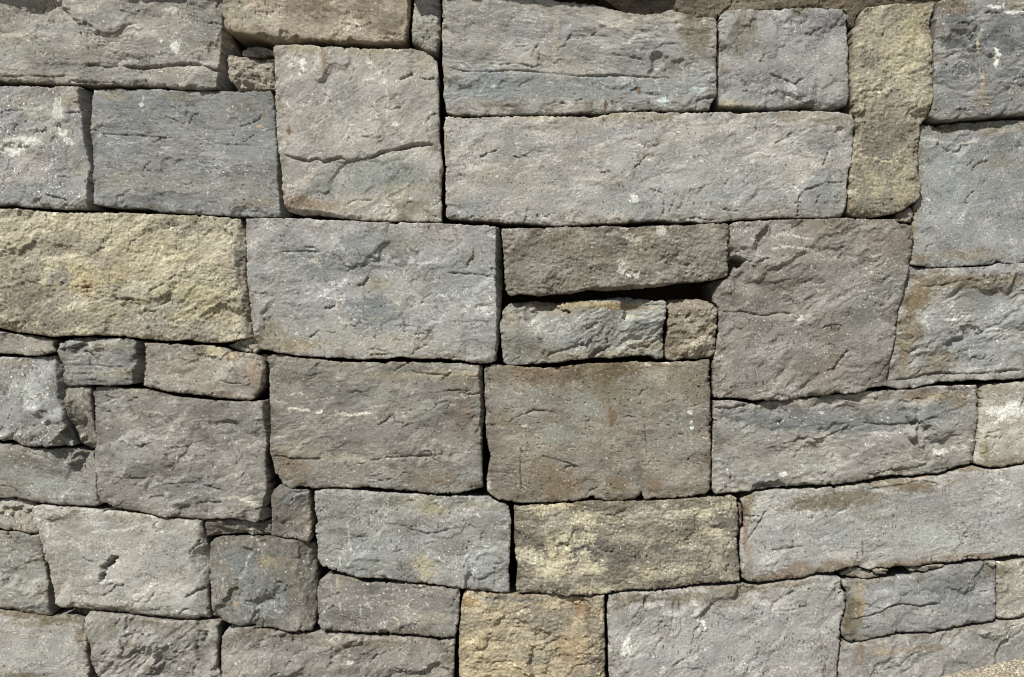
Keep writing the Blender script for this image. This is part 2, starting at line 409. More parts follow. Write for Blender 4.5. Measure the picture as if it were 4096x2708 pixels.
stone(LB, "long block at the top centre with a blue-grey lower band and a hairline split",
 "10 1735,-120 1722,200 1730,600 1742,800 1735,880 1755,960 1765,1040 1850,1070 2000,1075 2372,1067|20 300,1057 700,1050 1000,1037 1200,1030 1400,1032 1700,1022 1840,1020 1850,960 1895,880 1890,700 1895,400 1893,200 1860,165 1800,160 1740,170 1600,140 1480,90 1350,125 1200,135 1080,115 900,75 700,40 400,5 200,-60 0,-120",
 (150,147,141), (136,136,134), z=4, grain=2, stretch=3.2, tick=5, white=.3,
 cracks=[("10 1740,650 1810,637 1920,665 2200,668 2372,660|20 200,672 400,680 600,705 840,710 950,695 1150,705 1300,715 1550,725", 8, 2.8),
  ("10 2150,580 2250,610 2372,595|20 100,605 200,632 280,590",6), ("20 180,550 200,480 250,400",5),("20 840,525 950,515 1100,530 1250,560",4),("20 320,975 400,945 480,955 540,975",5),("20 1700,1010 1720,930 1890,900",6,4),("20 500,345 750,330 930,345",3)],
 steps=[("20 1700,920 1750,915 1890,895",5,25)],
 patches=[(1250,198,240,36,(136,140,145),.65),(1500,208,170,32,(136,140,146),.65),(1120,195,90,40,(132,136,144),.8),(1620,190,60,30,(140,143,146),.6),(1120,40,100,26,(134,128,124),.5),(1610,80,46,60,(124,112,90),.75),(1560,35,60,20,(140,130,108),.4),(1290,50,7,40,(172,158,144),.6),(1286,110,8,44,(168,156,142),.5),(1480,207,7,14,(120,92,50),.9),(1403,245,5,15,(116,90,54),.85),(1418,236,4,9,(116,90,54),.7),(1502,240,4,9,(116,90,54),.7),(1335,235,4,14,(146,120,92),.7),(1545,230,3,12,(126,92,50),.8),(1370,242,4,8,(100,84,62),.7),(1535,236,18,12,(190,205,214),.7),(1625,208,24,10,(190,200,206),.5),(1160,245,60,6,BRN,.4),(1395,60,10,6,(84,72,54),.8),(1345,15,8,4,(84,72,54),.8)])

stone(LB, "squarish grey block with a pale lower left corner, left of the tall yellowish stone",
 "20 1930,140 2000,97 2250,88|30 0,90 200,75 400,60 530,58 700,75 750,120 755,200 760,450 750,600 750,800 740,965 600,1018 480,1010 350,978 150,1010 0,1005|20 2372,1000 2100,990 1950,985 1920,970 1900,900 1905,850 1910,700 1910,400 1915,180",
 (143,142,141), (134,134,136), z=2, seed=5551, tick=82, grain=-18, rug=1.0, edge=14,
 cuts=[("30 760,880 600,945 420,940 330,965 0,985", 0.35)],
 cracks=[("30 0,685 60,705 150,745 240,790 330,720", 9, 3), ("20 2140,845 2200,830",7,3.4)],
 patches=[(1720,85,34,60,(126,118,94),.6),(1855,20,30,22,(124,114,94),.6),(1690,240,28,14,(176,164,134),.8),(1830,210,14,18,WHT,.4),(1800,30,10,8,WHT,.4),(1790,140,24,30,(120,124,134),.4),(1730,240,30,10,(166,154,128),.5)])

stone(SB, "tall narrow yellowish upright stone in the upper right",
 "30 825,180 860,110 900,85 1100,55 1300,45 1510,48 1525,80 1497,170 1490,280 1510,350 1505,600 1498,800 1490,960 1465,1100 1410,1145 1395,1200 1388,1350 1375,1450 1365,1568|31 1375,120 1388,200 1372,290 1300,330 1230,390 1165,415 1050,435 870,460 780,430 740,400 735,300 750,150 760,0|30 765,1560 775,1400 795,1200 790,1100 770,1040 760,900 765,700 765,550 785,400 775,270 825,240",
 (164,155,126), (138,132,113), kind='sand', z=10, grain=-60, stretch=1.3, edge=8, white=.25,
 cuts=[("30 775,1568 800,1350 815,1100 800,900 820,600 840,300", 0.5), ("31 1388,330 1160,395 1020,400 880,400 750,380", 0.6), ("30 1425,1160 1430,1010 1490,950", 0.8)],
 patches=[(2090,130,50,110,(182,172,132),.6),(2110,50,40,40,(178,166,118),.6),(2020,90,40,70,(164,152,124),.5),(2060,330,90,50,(138,131,112),.3),(2060,420,90,110,(130,124,106),.5),(2000,300,14,130,(140,130,108),.4),(2020,425,24,40,(190,178,130),.4),(2085,400,25,40,(170,158,120),.5),(2095,450,30,24,(176,162,116),.4),(2000,440,16,50,(134,124,104),.5)],
 veins=[("30 820,1430 900,1460 1020,1480 1150,1520", 3, CRM)])

stone(LB, "dark blue-grey block with a tan vein and white marks at the top right corner",
 "30 1542,50 1600,20 1690,15 1760,-90 3000,-90 3000,1050 2372,1070 2180,1085 1950,1105 1700,1130 1560,1135 1470,1105 1490,960 1500,650 1515,350 1500,200 1530,110",
 (132,133,132), (116,118,121), z=18, grain=-6, rug=0.9, stretch=2.4, white=.35, mix=.1,
 cracks=[("30 1720,1055 1820,1048 1700,1040",5)],
 steps=[("30 1870,440 1980,390 2080,280",6,60)],
 patches=[(2215,110,60,20,(88,92,100),.8),(2230,170,50,16,(92,96,104),.75),(2300,110,40,40,(94,98,106),.6),(2210,60,40,22,(100,102,108),.6),(2330,175,40,14,(96,100,108),.6),(2200,25,50,22,(130,110,88),.7),(2340,15,40,12,(150,134,112),.6),(2260,190,6,42,(176,156,128),.6),(2258,240,24,30,(156,142,126),.6),(2252,112,4,16,(205,190,160),.8),(2297,140,8,22,WHT,.95),(2292,124,5,8,WHT,.9),(2290,24,18,5,WHT,.85),(2340,34,30,6,WHT,.8),(2312,22,5,7,WHT,.8),(2180,245,24,20,(128,130,136),.5)],
 veins=[("30 2360,620 2280,700 2210,830 2150,950", 2.5, (178,176,170)),("30 1560,530 1660,480 1800,470 1890,430",3,(170,164,152))])

stone(LB, "pale speckled block with white crusts at the left edge, second course",
 "00 -900,800 0,800 200,800 450,812 560,803 750,815 845,824 848,1000 850,1200 855,1400 862,1568|01 862,320 885,345 870,370 700,380 560,375 400,365 200,350 180,332 0,342 -900,342",
 (150,147,143), (136,137,140), z=8, tick=88, grain=-30, stretch=1.4, white=.8, rug=1.1, edge=11,
 cuts=[("01 830,300 825,100 840,0|00 822,1430 785,1300 780,1200 752,1000 742,840", 1.6)],
 cracks=[("00 620,1062 700,1048 760,1050",6,3),("00 340,1232 395,1220",5),("01 440,245 520,262 600,280 660,296",8,3),("00 490,1330 530,1270 560,1300",4)],
 steps=[("00 200,1545 210,1430 290,1300 420,1330 400,1450",-5,30),("00 640,1560 620,1450 680,1300 720,1270",5,30)],
 patches=[(60,330,50,14,WHT,.6),(30,350,30,14,WHT,.7),(140,260,14,40,WHT,.55),(150,310,16,14,WHT,.7),(110,290,40,60,(170,164,154),.4),(170,230,30,18,(168,148,124),.5),(165,330,14,10,WHT,.6),(60,240,40,24,(166,158,144),.5),(90,450,90,24,(138,140,144),.5),(150,405,20,30,(120,120,122),.4),(106,475,14,4,(90,76,54),.8)])

stone(LB, "smooth blue-grey block left of the cracked square block, second course",
 "00 862,825 1100,820 1300,830 1500,828 1680,845 1800,840 2200,850 2372,847|10 140,850 165,890 180,1000 190,1200 212,1400 232,1568|11 245,100 250,200 262,330 305,392 240,440 0,445|01 2200,436 1950,425 1700,405 1500,400 1400,372 1180,362 1020,357 930,335 868,320 862,200 865,0|00 862,1500 860,1400 845,1200 845,1000 850,900",
 (120,124,128), (130,131,131), z=3, grain=3, stretch=3.0, rug=0.63, tick=20, white=.35, edge=9,
 cuts=[("11 225,440 215,300 205,0|10 185,1300 172,1000 160,890", 1.5),("10 60,1568 45,1500|11 50,0 60,120 0,200", 0.05)],
 cracks=[("00 880,1235 1000,1248 1150,1255 1300,1255 1450,1270 1640,1285",5,2.2),("00 1950,1320 2100,1338 2300,1345 2372,1358",4),("00 1710,1160 1735,1000 1700,860",3),("01 1130,330 1160,280",3)],
 patches=[(260,220,40,14,(160,146,116),.5),(420,222,50,16,(140,130,112),.5),(575,240,46,24,(134,126,116),.6),(612,265,4,30,(140,120,88),.5),(604,292,13,4,(186,166,118),.8),(300,430,70,34,(152,144,134),.55),(430,430,90,24,(150,142,134),.5),(560,440,60,40,(150,142,134),.5),(340,460,80,10,(110,112,114),.5),(310,300,60,40,(110,116,124),.4),(328,243,7,6,WHT,.7),(260,240,20,10,(112,114,118),.4),(600,470,50,14,(140,122,100),.5)],
 veins=[("00 1480,1230 1560,1260 1590,1290 1640,1270",2.5,(176,166,146)),("00 1320,880 1325,940 1360,980 1310,1050",2.5,(170,170,168)),("00 1100,1215 1200,1210 1350,1225",2,(165,168,170))])

stone(CH, "thin grey sliver lying on top of the small pinkish rubble stone",
 "00 2215,492 2240,448 2290,418 2372,420|10 80,430 180,450 172,492 95,478 50,498 0,503|00 2290,498",
 (136,134,128), (120,117,110), z=-14, cat="stone chip", edge=6, stretch=3, group="chips wedged between the blocks", depth=160)
stone(RS, "small pinkish brown rough rubble stone left of the cracked square block",
 "00 2092,530 2102,500 2215,494 2300,502 2372,506|10 50,502 92,484 150,530 158,600 140,655 183,780 183,830 0,830|00 2250,838 2190,830 2120,720 2100,650",
 (162,152,138), (134,122,106), kind='sand', z=-2, edge=24, rug=2.2, bulge=10, cat="stone")

stone(LB, "large square pale block with a ledge-like crack across its lower third, brown at its foot",
 "10 172,455 200,437 420,427 600,442 800,456 1000,466 1200,466 1480,472 1570,492 1650,552 1685,592 1695,700 1700,900 1700,1100 1705,1300 1725,1400 1738,1568|11 1725,60 1722,250 1725,495 1300,490 1080,485 900,470 720,442 560,425 420,425 312,398 272,340 257,250 247,0|10 240,1560 215,1350 200,1150 190,900 190,750 185,650 180,550 168,490",
 (160,155,147), (150,146,141), z=12, tick=60, grain=-35, stretch=1.8, rug=0.7, edge=12, white=.35,
 cuts=[("11 880,450 700,405 560,385 400,372 300,352 262,230",0.8),("10 1700,610 1660,590 1570,520 1450,490",.3)],
 cracks=[("10 240,1430 350,1470 500,1505 570,1480 640,1510 800,1470 850,1510 1000,1485 1100,1465 1170,1425 1300,1400 1450,1360 1570,1345 1700,1355",14,4.5),
  ("10 1330,755 1400,730 1470,695",10,4),("10 1520,735 1590,755 1670,740",7,3),("10 1580,1150 1620,1090 1680,1060",6,3),("10 850,1330 880,1280",4),("10 1060,990 1110,1020 1150,1070",5),("10 860,780 900,740 920,640",4),("11 830,345 900,305 960,295 1100,298",4),("10 995,1285 1060,1282",4)],
 steps=[("10 240,1430 500,1505 640,1510 850,1515 1100,1465 1300,1400 1570,1345 1715,1355",11,70),("10 1580,1330 1590,1260 1640,1220 1700,1225",-9,30),
  ("10 770,860 880,760 930,620 1000,560",-4,60),("10 600,1010 680,880 820,760",-4,60),("11 1120,300 1250,250 1400,170 1500,120",4,40),("10 900,880 1000,780 1100,720",-4,50),("10 1030,970 1150,850 1200,740",-4,50)],
 patches=[(700,118,50,14,(168,150,124),.7),(755,140,12,30,(142,116,84),.7),(860,125,80,14,(170,152,128),.6),(985,150,26,30,(172,156,132),.5),(705,150,9,12,WHT,.95),(695,147,6,6,WHT,.9),(697,174,5,5,WHT,.9),(706,164,3,9,WHT,.8),(919,290,10,6,WHT,.9),(880,170,7,7,WHT,.7),(672,306,6,8,(120,96,60),.9),(840,420,170,40,(140,141,140),.75),(900,400,110,44,(142,143,141),.6),(800,420,26,22,(176,172,166),.5),(700,468,50,16,(142,116,86),.85),(760,478,60,12,(150,126,100),.7),(940,440,60,20,(160,154,130),.5),(780,230,50,60,(146,144,146),.4),(960,480,60,20,(134,122,98),.6),(1005,345,16,10,(124,112,92),.7)],
 veins=[("11 820,345 950,300 1100,295 1250,230 1450,130",3.5,(186,180,158)),("10 930,540 900,700 830,800",2.5,(184,176,162)),("10 1190,740 1230,900 1220,1100",2.5,(196,190,178)),("10 900,860 1000,770 1100,700",3,(180,172,158)),("10 620,1000 660,940 690,870",3,(184,176,164)),("10 430,590 430,660",4,WHT)])

stone(LB, "longest pale grey block, spanning the upper centre to the tall yellowish stone",
 "10 1757,1082 1850,1092 1930,1105 2100,1092 2372,1082|20 300,1082 550,1082 750,1092 950,1052 1300,1042 1600,1047 2000,1042 2100,1057 2372,1042|30 150,1032 500,1037 640,1052 768,1072 788,1150 778,1400 765,1568|31 745,0 730,200 718,330 690,400 678,440 550,450 450,455 200,455 0,450|21 2372,455 2100,470 1900,493 1750,508 1650,488 1540,500 1400,480 1250,483 1050,500 850,508 500,525 400,530 250,518 0,503|11 2372,510 2250,490 2150,485 2000,475 1800,460 1762,440 1757,300 1757,0|10 1755,1500 1747,1350 1742,1200",
 (162,158,152), (148,148,147), z=7, grain=-12, stretch=2.2, tick=75, white=.25, rug=0.72, edge=11,
 cracks=[("21 1640,470 1680,455 1710,452",4),("21 1390,435 1405,360 1395,290",5,3.2),("21 1450,410 1470,350 1490,315",5,3),("21 120,500 140,400 150,345",5,3.2),("21 235,415 245,460 265,510",5,3.2),("31 265,430 270,280 300,205",7,2.6),("31 300,205 400,180 520,130 640,130 720,110",5),("31 430,330 450,270 480,240",5),("30 500,1550 540,1440 570,1370",5),("21 1960,160 2000,90",4),("21 1640,475 1700,450 1800,480 1930,465",4)],
 steps=[("30 440,1560 560,1480 640,1420 740,1400",-5,40),("31 268,430 275,260 330,190 520,150 720,110",6,90),("20 760,1370 900,1320 1100,1260 1200,1220",-5,80),("10 1850,1500 1980,1400 2100,1290 2200,1190",5,120),("20 850,1200 1000,1160 1050,1130",-4,50),("20 1320,1200 1600,1150 1900,1170 2080,1080",4,60),("20 2000,1400 2020,1280 2180,1170 2372,1120",-3,60),("30 0,1300 200,1250 400,1180 700,1090",3,60)],
 patches=[(1830,272,50,14,(150,126,92),.5),(1930,280,40,16,(140,128,100),.55),(1500,275,60,14,(156,138,112),.5),(1240,274,60,6,(188,172,138),.5),(1400,272,50,10,(182,168,140),.45),(1080,480,40,30,(140,142,145),.6),(1500,470,300,30,(146,148,150),.5),(1465,462,10,12,WHT,.7),(1740,375,8,8,WHT,.5),(1900,430,50,50,(130,133,136),.6),(1620,400,160,60,(150,152,155),.4),(1180,400,100,50,(152,144,134),.5),(1790,400,60,50,(160,156,156),.4),(1350,290,60,26,(150,138,124),.4)],
 veins=[("20 760,1355 900,1320 1130,1270",3,(190,182,166)),("20 1720,1330 1850,1240 2000,1150",3,(186,176,154)),("20 1290,1200 1500,1160 1750,1200 1980,1160",2.5,(184,176,158)),("11 2000,220 2060,50|20 20,1540 80,1420",3,(184,176,152)),("31 10,50 100,20",2,(180,174,160)),("30 0,1560 130,1460 250,1360 420,1260",3,(182,176,164))])

stone(LB, "weathered blue-grey block at the right edge below the dark veined block",
 "30 1408,1157 1600,1152 1800,1137 2000,1118 2372,1110 3000,1100|31 3000,840 2372,855 2300,880 2200,870 2130,850 2080,880 1900,895 1700,905 1550,912 1450,905 1360,885 1310,878 1316,800 1330,680 1342,600 1338,520 1347,480 1352,420 1345,340 1378,290 1390,200 1375,80|30 1368,1568 1387,1400 1397,1250",
 (141,144,145), (132,136,138), z=2, tick=70, grain=-28, stretch=1.6, rug=0.75, white=.3, edge=8,
 cuts=[("31 1350,880 1375,600 1350,440", .5),("30 1380,1240 1600,1220 1800,1210 1950,1240 2150,1190 2372,1180", 0.22)],
 cracks=[("30 1890,1568 1940,1520 2040,1490",6,3),("31 1880,20 1910,-5",4)],
 steps=[("30 1400,1270 1560,1310 1700,1335 1900,1310 2050,1280 2200,1210 2372,1160",-6,60)],
 patches=[(2190,300,40,14,(132,118,88),.7),(2290,300,60,16,(130,118,90),.6),(2350,290,30,20,(126,112,86),.5),(2130,600,30,12,(156,138,108),.6),(2240,590,90,14,(160,144,114),.5),(2300,380,50,24,(138,128,104),.5),(2200,420,70,80,(146,152,156),.5),(2118,520,8,60,(164,146,116),.6),(2250,370,60,30,(146,150,152),.4),(2270,575,14,14,(124,106,76),.5),(2130,395,14,50,(160,150,128),.4)],
 veins=[("30 1450,1270 1600,1310 1750,1335 1950,1310",3,(182,178,160))])

stone(CH, "tiny wedge-shaped chip under the foot of the tall yellowish stone",
 "31 1177,465 1230,400 1320,345 1352,400 1332,492 1200,480", (152,147,134), (132,127,112), z=4, cat="stone chip", edge=10, bulge=6,
 cuts=[("31 1340,360 1250,420 1230,480",.8)], group="chips wedged between the blocks", depth=120)

stone(SB, "large yellow lichen-stained rough block at the left edge, third course",
 "01 -900,372 0,372 180,370 400,392 600,407 870,402 1200,407 1400,417 1900,437 2228,462 2250,520 2273,560 2283,700 2288,900 2305,1100 2327,1300 2342,1450 2350,1568|02 2345,0 2230,5 2100,42 1900,33 1780,12 1600,26 1470,16 1350,5|01 1250,1558 1100,1543 900,1538 650,1543 500,1553 380,1528 220,1518 0,1473 -900,1473",
 (182,173,140), (158,149,125), kind='sand', z=12, grain=-35, rug=1.0, edge=12, bulge=6, facet=1.3, white=.2,
 cuts=[("01 2290,1500 2260,1200 2215,900 2180,700 2215,560",.55),("01 1000,1600 380,1520 250,1450 100,1400 -200,1395",.5)],
 cracks=[("01 710,1095 750,1085 790,1100 830,1090 890,1108",9,3),("01 830,1150 838,1110 800,1090",7,3),("01 1050,1170 1100,1205 1180,1210 1240,1200 1290,1228",10,3.5),("01 585,1085 610,1045",9,4),("01 1680,970 1600,1030 1520,1080 1430,1120 1390,1220",7,3),("01 1610,1140 1615,1190 1550,1240 1500,1270",8,4),("01 1340,1400 1330,1340 1380,1310 1480,1330",7,4),("01 1300,660 1230,680 1215,770 1170,810",5),("01 900,810 930,760 1010,720",5),("01 1680,520 1600,540",5),("01 1370,900 1360,940 1320,980",4)],
 steps=[("01 1330,1500 1320,1380 1380,1310 1500,1270 1610,1200 1640,1130 1720,1030 1860,1050",-12,60),("01 700,1430 760,1360 850,1330 1000,1345 1100,1390",-8,40),("01 100,980 250,1070 340,1180 400,1280",7,60),("01 1850,660 1900,640 1895,590 1850,540",6,25),("01 580,1100 950,1130 1290,1228",5,40)],
 patches=[(220,640,90,40,(196,180,122),.7),(210,665,18,26,(170,132,76),.55),(430,690,90,50,(188,176,122),.6),(500,700,50,50,(182,170,118),.5),(250,540,120,26,(190,178,138),.5),(60,700,60,60,(134,122,104),.7),(120,740,80,30,(138,128,112),.6),(40,600,40,60,(158,146,120),.4),(330,760,90,26,(144,138,126),.6),(470,770,70,24,(150,142,130),.6),(390,710,60,30,(146,144,138),.55),(430,530,60,24,(146,134,118),.7),(260,600,60,40,(156,140,116),.4),(150,560,60,30,(150,138,116),.6),(560,600,14,60,(120,118,114),.7),(575,740,14,60,(112,108,100),.6),(150,640,26,30,(138,134,134),.6),(350,600,90,60,(184,172,130),.5),(250,720,60,30,(178,168,130),.5)])

stone(LB, "large pale grey block with a dark right side, right of the yellow lichen block",
 "01 2283,465 2372,458|11 500,462 620,472 900,482 1100,492 1700,507 2000,522 2230,530 2258,545 2272,600 2288,900 2286,1050 2275,1200 2262,1400 2262,1568|12 2245,100 2225,205 2150,228 2050,228 1900,200 1750,188 1600,188 1450,183 1350,168 1250,183 1100,188 950,193 750,178 420,163 250,138 120,108 30,98 12,20|01 2363,1568 2350,1400 2337,1250 2312,1050 2300,900 2295,700 2287,560",
 (154,153,152), (140,141,142), z=10, grain=-8, stretch=1.6, tick=65, white=.3, rug=0.75, edge=8,
 cuts=[("12 2215,210 2228,0|11 2230,1400 2222,1100 2222,800 2225,545", 1.7),("12 2250,160 2150,170 1900,210",.4)],
 cracks=[("11 430,725 550,730 600,775 480,765 330,768 200,775",6,3),("11 640,1290 700,1285 750,1262",8,3),("11 940,1075 1000,1078 1030,1040 1055,1000",8,3.5),("11 1770,962 1900,968 2000,975 2100,980 2180,1015",5),("11 1960,930 1965,870 2020,820 2015,730",6,3),("11 1540,1260 1560,1200 1640,1150",4),("11 1390,1530 1380,1450 1370,1380",5),("12 1440,160 1500,100 1600,50",6,3),("12 1050,155 1130,150 1240,148",5),("11 500,1568 560,1520 600,1485",5),("12 1040,110 1100,95 1200,120 1290,160",4)],
 steps=[("11 640,920 720,880 850,870 1000,900 1190,895",5,60),("11 880,1080 960,1078 1050,1000 1060,930 1180,900",5,40),("11 2220,1340 2150,1400 2000,1415 1790,1400",-5,40),("11 840,760 850,900 870,960",4,40),("12 1450,190 1480,110 1650,20",-7,60)],
 patches=[(780,610,120,40,(126,128,131),.7),(840,560,60,40,(124,127,131),.6),(930,570,60,26,(130,124,110),.5),(680,580,80,14,(126,129,132),.5),(640,700,60,60,(156,154,150),.5),(860,710,70,26,(120,126,134),.7),(900,740,50,30,(134,138,144),.5),(1080,640,70,70,(146,150,154),.5),(640,780,50,40,(150,136,108),.65),(700,800,60,20,(168,146,112),.6),(900,800,150,30,(172,162,148),.6),(780,770,80,24,(164,158,148),.5),(1110,800,50,26,(146,146,146),.5),(870,660,50,20,(160,150,132),.5),(950,690,70,30,(168,163,158),.5),(600,790,22,20,(120,100,70),.7),(735,600,12,16,(196,192,176),.5),(590,570,14,14,(180,176,168),.5),(1100,600,40,30,(150,146,136),.4)],
 veins=[("11 0,750 200,762 400,800 560,870 640,930",3,(184,182,170)),("11 710,600 740,700 640,860",2.5,(184,180,166)),("11 740,1150 760,1300 800,1420 900,1450",2.5,(186,180,166)),("11 850,820 870,950",2,(176,172,162))])

stone(SB, "rough brown flat-lying block with white spots, above the deep dark gap",
 "11 2280,562 2372,552|21 300,557 480,537 700,547 900,532 1050,552 1300,532 1600,527 1700,522 1880,502 1985,517 1998,600 1985,700 1983,850 1993,950 1983,990 1930,1015 1750,1048 1580,1048 1450,1073 1300,1098 1000,1122 900,1130 700,1120 560,1158 400,1163 280,1178 200,1173 90,1158 0,1178|11 2372,1183 2340,1168 2312,1120 2303,1000 2297,850 2287,700",
 (136,131,120), (124,118,106), kind='sand', z=18, rug=1.0, edge=12, bulge=6, white=.25,
 cuts=[("21 1850,1045 1450,1060 1180,1075 900,1095 740,1095 500,1140", 1.0)],
 cracks=[("21 350,1000 400,1020 460,1040",5)],
 patches=[(1440,620,14,20,WHT,.7),(1445,530,8,6,WHT,.8),(1460,555,20,16,(206,200,180),.45),(1530,540,12,14,WHT,.6),(1465,635,14,12,WHT,.6),(1400,650,40,14,(168,162,150),.5),(1300,570,60,30,(128,116,96),.6),(1390,590,30,40,(112,102,86),.5),(1500,600,60,40,(146,138,120),.4),(1330,650,40,26,(150,142,126),.4),(1620,600,40,50,(132,128,116),.4),(1490,545,30,20,(160,150,118),.5),(1420,600,60,30,(142,132,112),.3)])

stone(LB, "flat-lying greenish grey block with a yellowish top edge, under the deep dark gap",
 "11 2372,1237 2340,1252 2290,1302 2267,1400 2260,1480 2275,1568|12 2285,150 2287,210 2330,243 2372,248|22 150,240 400,223 550,198 800,178 900,188 1050,168 1200,155 1290,165 1350,193 1412,183 1408,100 1413,0|21 1418,1560 1400,1480 1420,1350 1425,1245 1405,1217 1200,1197 1000,1177 930,1190 700,1215 400,1227 200,1217 0,1235",
 (146,146,140), (132,132,126), z=4, grain=-24, stretch=1.8, rug=1.7, tick=30, edge=12, bulge=6, white=.35,
 cuts=[("21 -100,1300 100,1295 300,1270 560,1285 800,1255 1000,1240 1410,1235", .7)],
 cracks=[("22 310,190 350,140 480,110 600,70 680,30",9,4),("21 680,1490 760,1440 800,1420",6,3)],
 steps=[("22 0,210 80,130 60,80 30,20",6,40),("22 310,190 480,110 680,30",-6,60),("21 0,1420 100,1300",4,40)],
 patches=[(1340,705,180,10,(160,138,96),.8),(1440,712,60,8,(156,128,78),.7),(1290,720,60,12,(150,132,98),.6),(1460,735,26,8,(196,184,156),.6),(1480,750,50,24,(150,156,160),.5),(1250,820,60,20,(140,130,108),.5),(1400,820,120,12,(150,136,106),.5),(1190,740,26,30,(140,126,104),.5),(1310,790,60,24,(150,154,156),.4),(1500,800,60,12,(140,120,84),.5)])

stone(SB, "small square golden brown rough block between the greenish flat block and the mauve block",
 "21 1440,1242 1460,1212 1600,1197 1720,1202 1850,1237 1898,1300 1888,1450 1880,1568|22 1882,0 1876,130 1828,173 1750,188 1600,183 1500,203 1428,193 1423,100 1432,0|21 1432,1500 1440,1350",
 (150,139,116), (134,123,103), kind='sand', z=4, rug=1.9, grain=-20, edge=15, bulge=7, seed=733,
 cuts=[("21 1430,1330 1600,1300 1880,1280",.45)],
 patches=[(1590,700,50,10,(142,128,110),.8),(1560,780,14,50,(140,122,96),.4)], cracks=[("21 1600,1380 1680,1320",9,5),("21 1640,1430 1720,1400",6,4)])

stone(LB, "large mauve-grey block with rippled scars at its top, right of centre",
 "21 2010,522 2050,492 2372,480|31 0,472 400,462 690,457 900,462 1160,472 1200,507 1290,517 1318,532 1330,620 1318,750 1303,880 1287,950 1257,1050 1228,1180 1198,1300 1183,1400 1170,1568|32 1162,0 1147,120 1112,220 1102,330 1097,438 900,458 850,498 600,508 400,533 100,572 0,563|22 2372,573 2280,568 2220,570 2100,558 1970,548 1860,543 1857,400 1852,300 1862,200 1882,100 1897,0|21 1912,1400 1910,1300 1892,1252 1868,1232 1864,1042 1997,1005 2002,900 1994,700 2002,540",
 (135,129,123), (123,118,112), z=9, grain=-22, stretch=2.0, rug=1.15, tick=85, white=.35, edge=9,
 cuts=[("21 1880,1230 1905,1160 1935,1090 1965,1040 1998,1010",1.6,60)],
 cracks=[("21 1920,1320 2050,1325 2130,1318 2200,1335 2300,1358 2372,1355|31 60,1335 140,1328 250,1350",7,3),("21 2000,935 2060,965",7,3),("32 520,295 600,285 640,220 700,140 740,100",9,4),("31 680,780 640,840",5),("32 0,560 80,515 200,545",6,3),("31 1000,1030 1080,1025",4),("31 0,1050 90,1050",4),("31 865,1215 930,1225",4),("32 1020,350 1060,280 1110,220",5,3)],
 steps=[("31 -60,650 150,600 300,645 400,655 470,570 560,530",-6,70),("31 0,800 150,720 300,745 440,790 640,800",-5,60),("31 690,600 680,720 760,830 900,920 1060,1000 1200,980",6,80),("31 670,770 690,600 800,590 1100,540",5,60),("21 2200,640 2240,600 2372,540",-6,30),("21 2180,960 2250,830 2372,790",-5,50),("31 800,800 860,700 920,620",-4,40),("31 590,570 600,600 690,580",-5,20),("32 210,340 330,315 470,325",4,40),("21 2372,660 2200,760 2180,830",-4,30)],
 patches=[(1760,520,40,12,(164,156,158),.4),(1840,600,140,12,(176,170,160),.4),(1900,525,80,26,(130,116,104),.7),(2050,560,60,40,(138,122,112),.7),(2080,590,40,50,(134,120,110),.5),(1980,560,40,30,(140,128,122),.4),(1730,560,30,50,(158,148,150),.5),(1800,660,60,20,(126,114,104),.45),(1700,690,20,20,(118,106,92),.5),(1750,620,40,12,(122,114,106),.4),(1850,735,16,8,WHT,.75),(1890,860,80,30,(130,114,102),.5),(1930,830,20,30,(122,102,80),.4),(1830,730,100,12,(170,160,150),.4),(2000,720,50,60,(132,130,132),.5),(2060,660,40,40,(130,128,128),.5),(1790,810,60,20,(162,156,152),.4),(1680,830,20,60,(150,142,138),.4)],
 veins=[("31 0,650 150,600 280,640 400,655",4,(184,176,166)),("31 0,760 100,715 300,740 450,780",5,(180,174,162)),("31 700,790 850,900 1000,980 1150,1010",4,(166,162,158)),("21 2180,660 2300,640 2372,600",3,(184,178,172))])

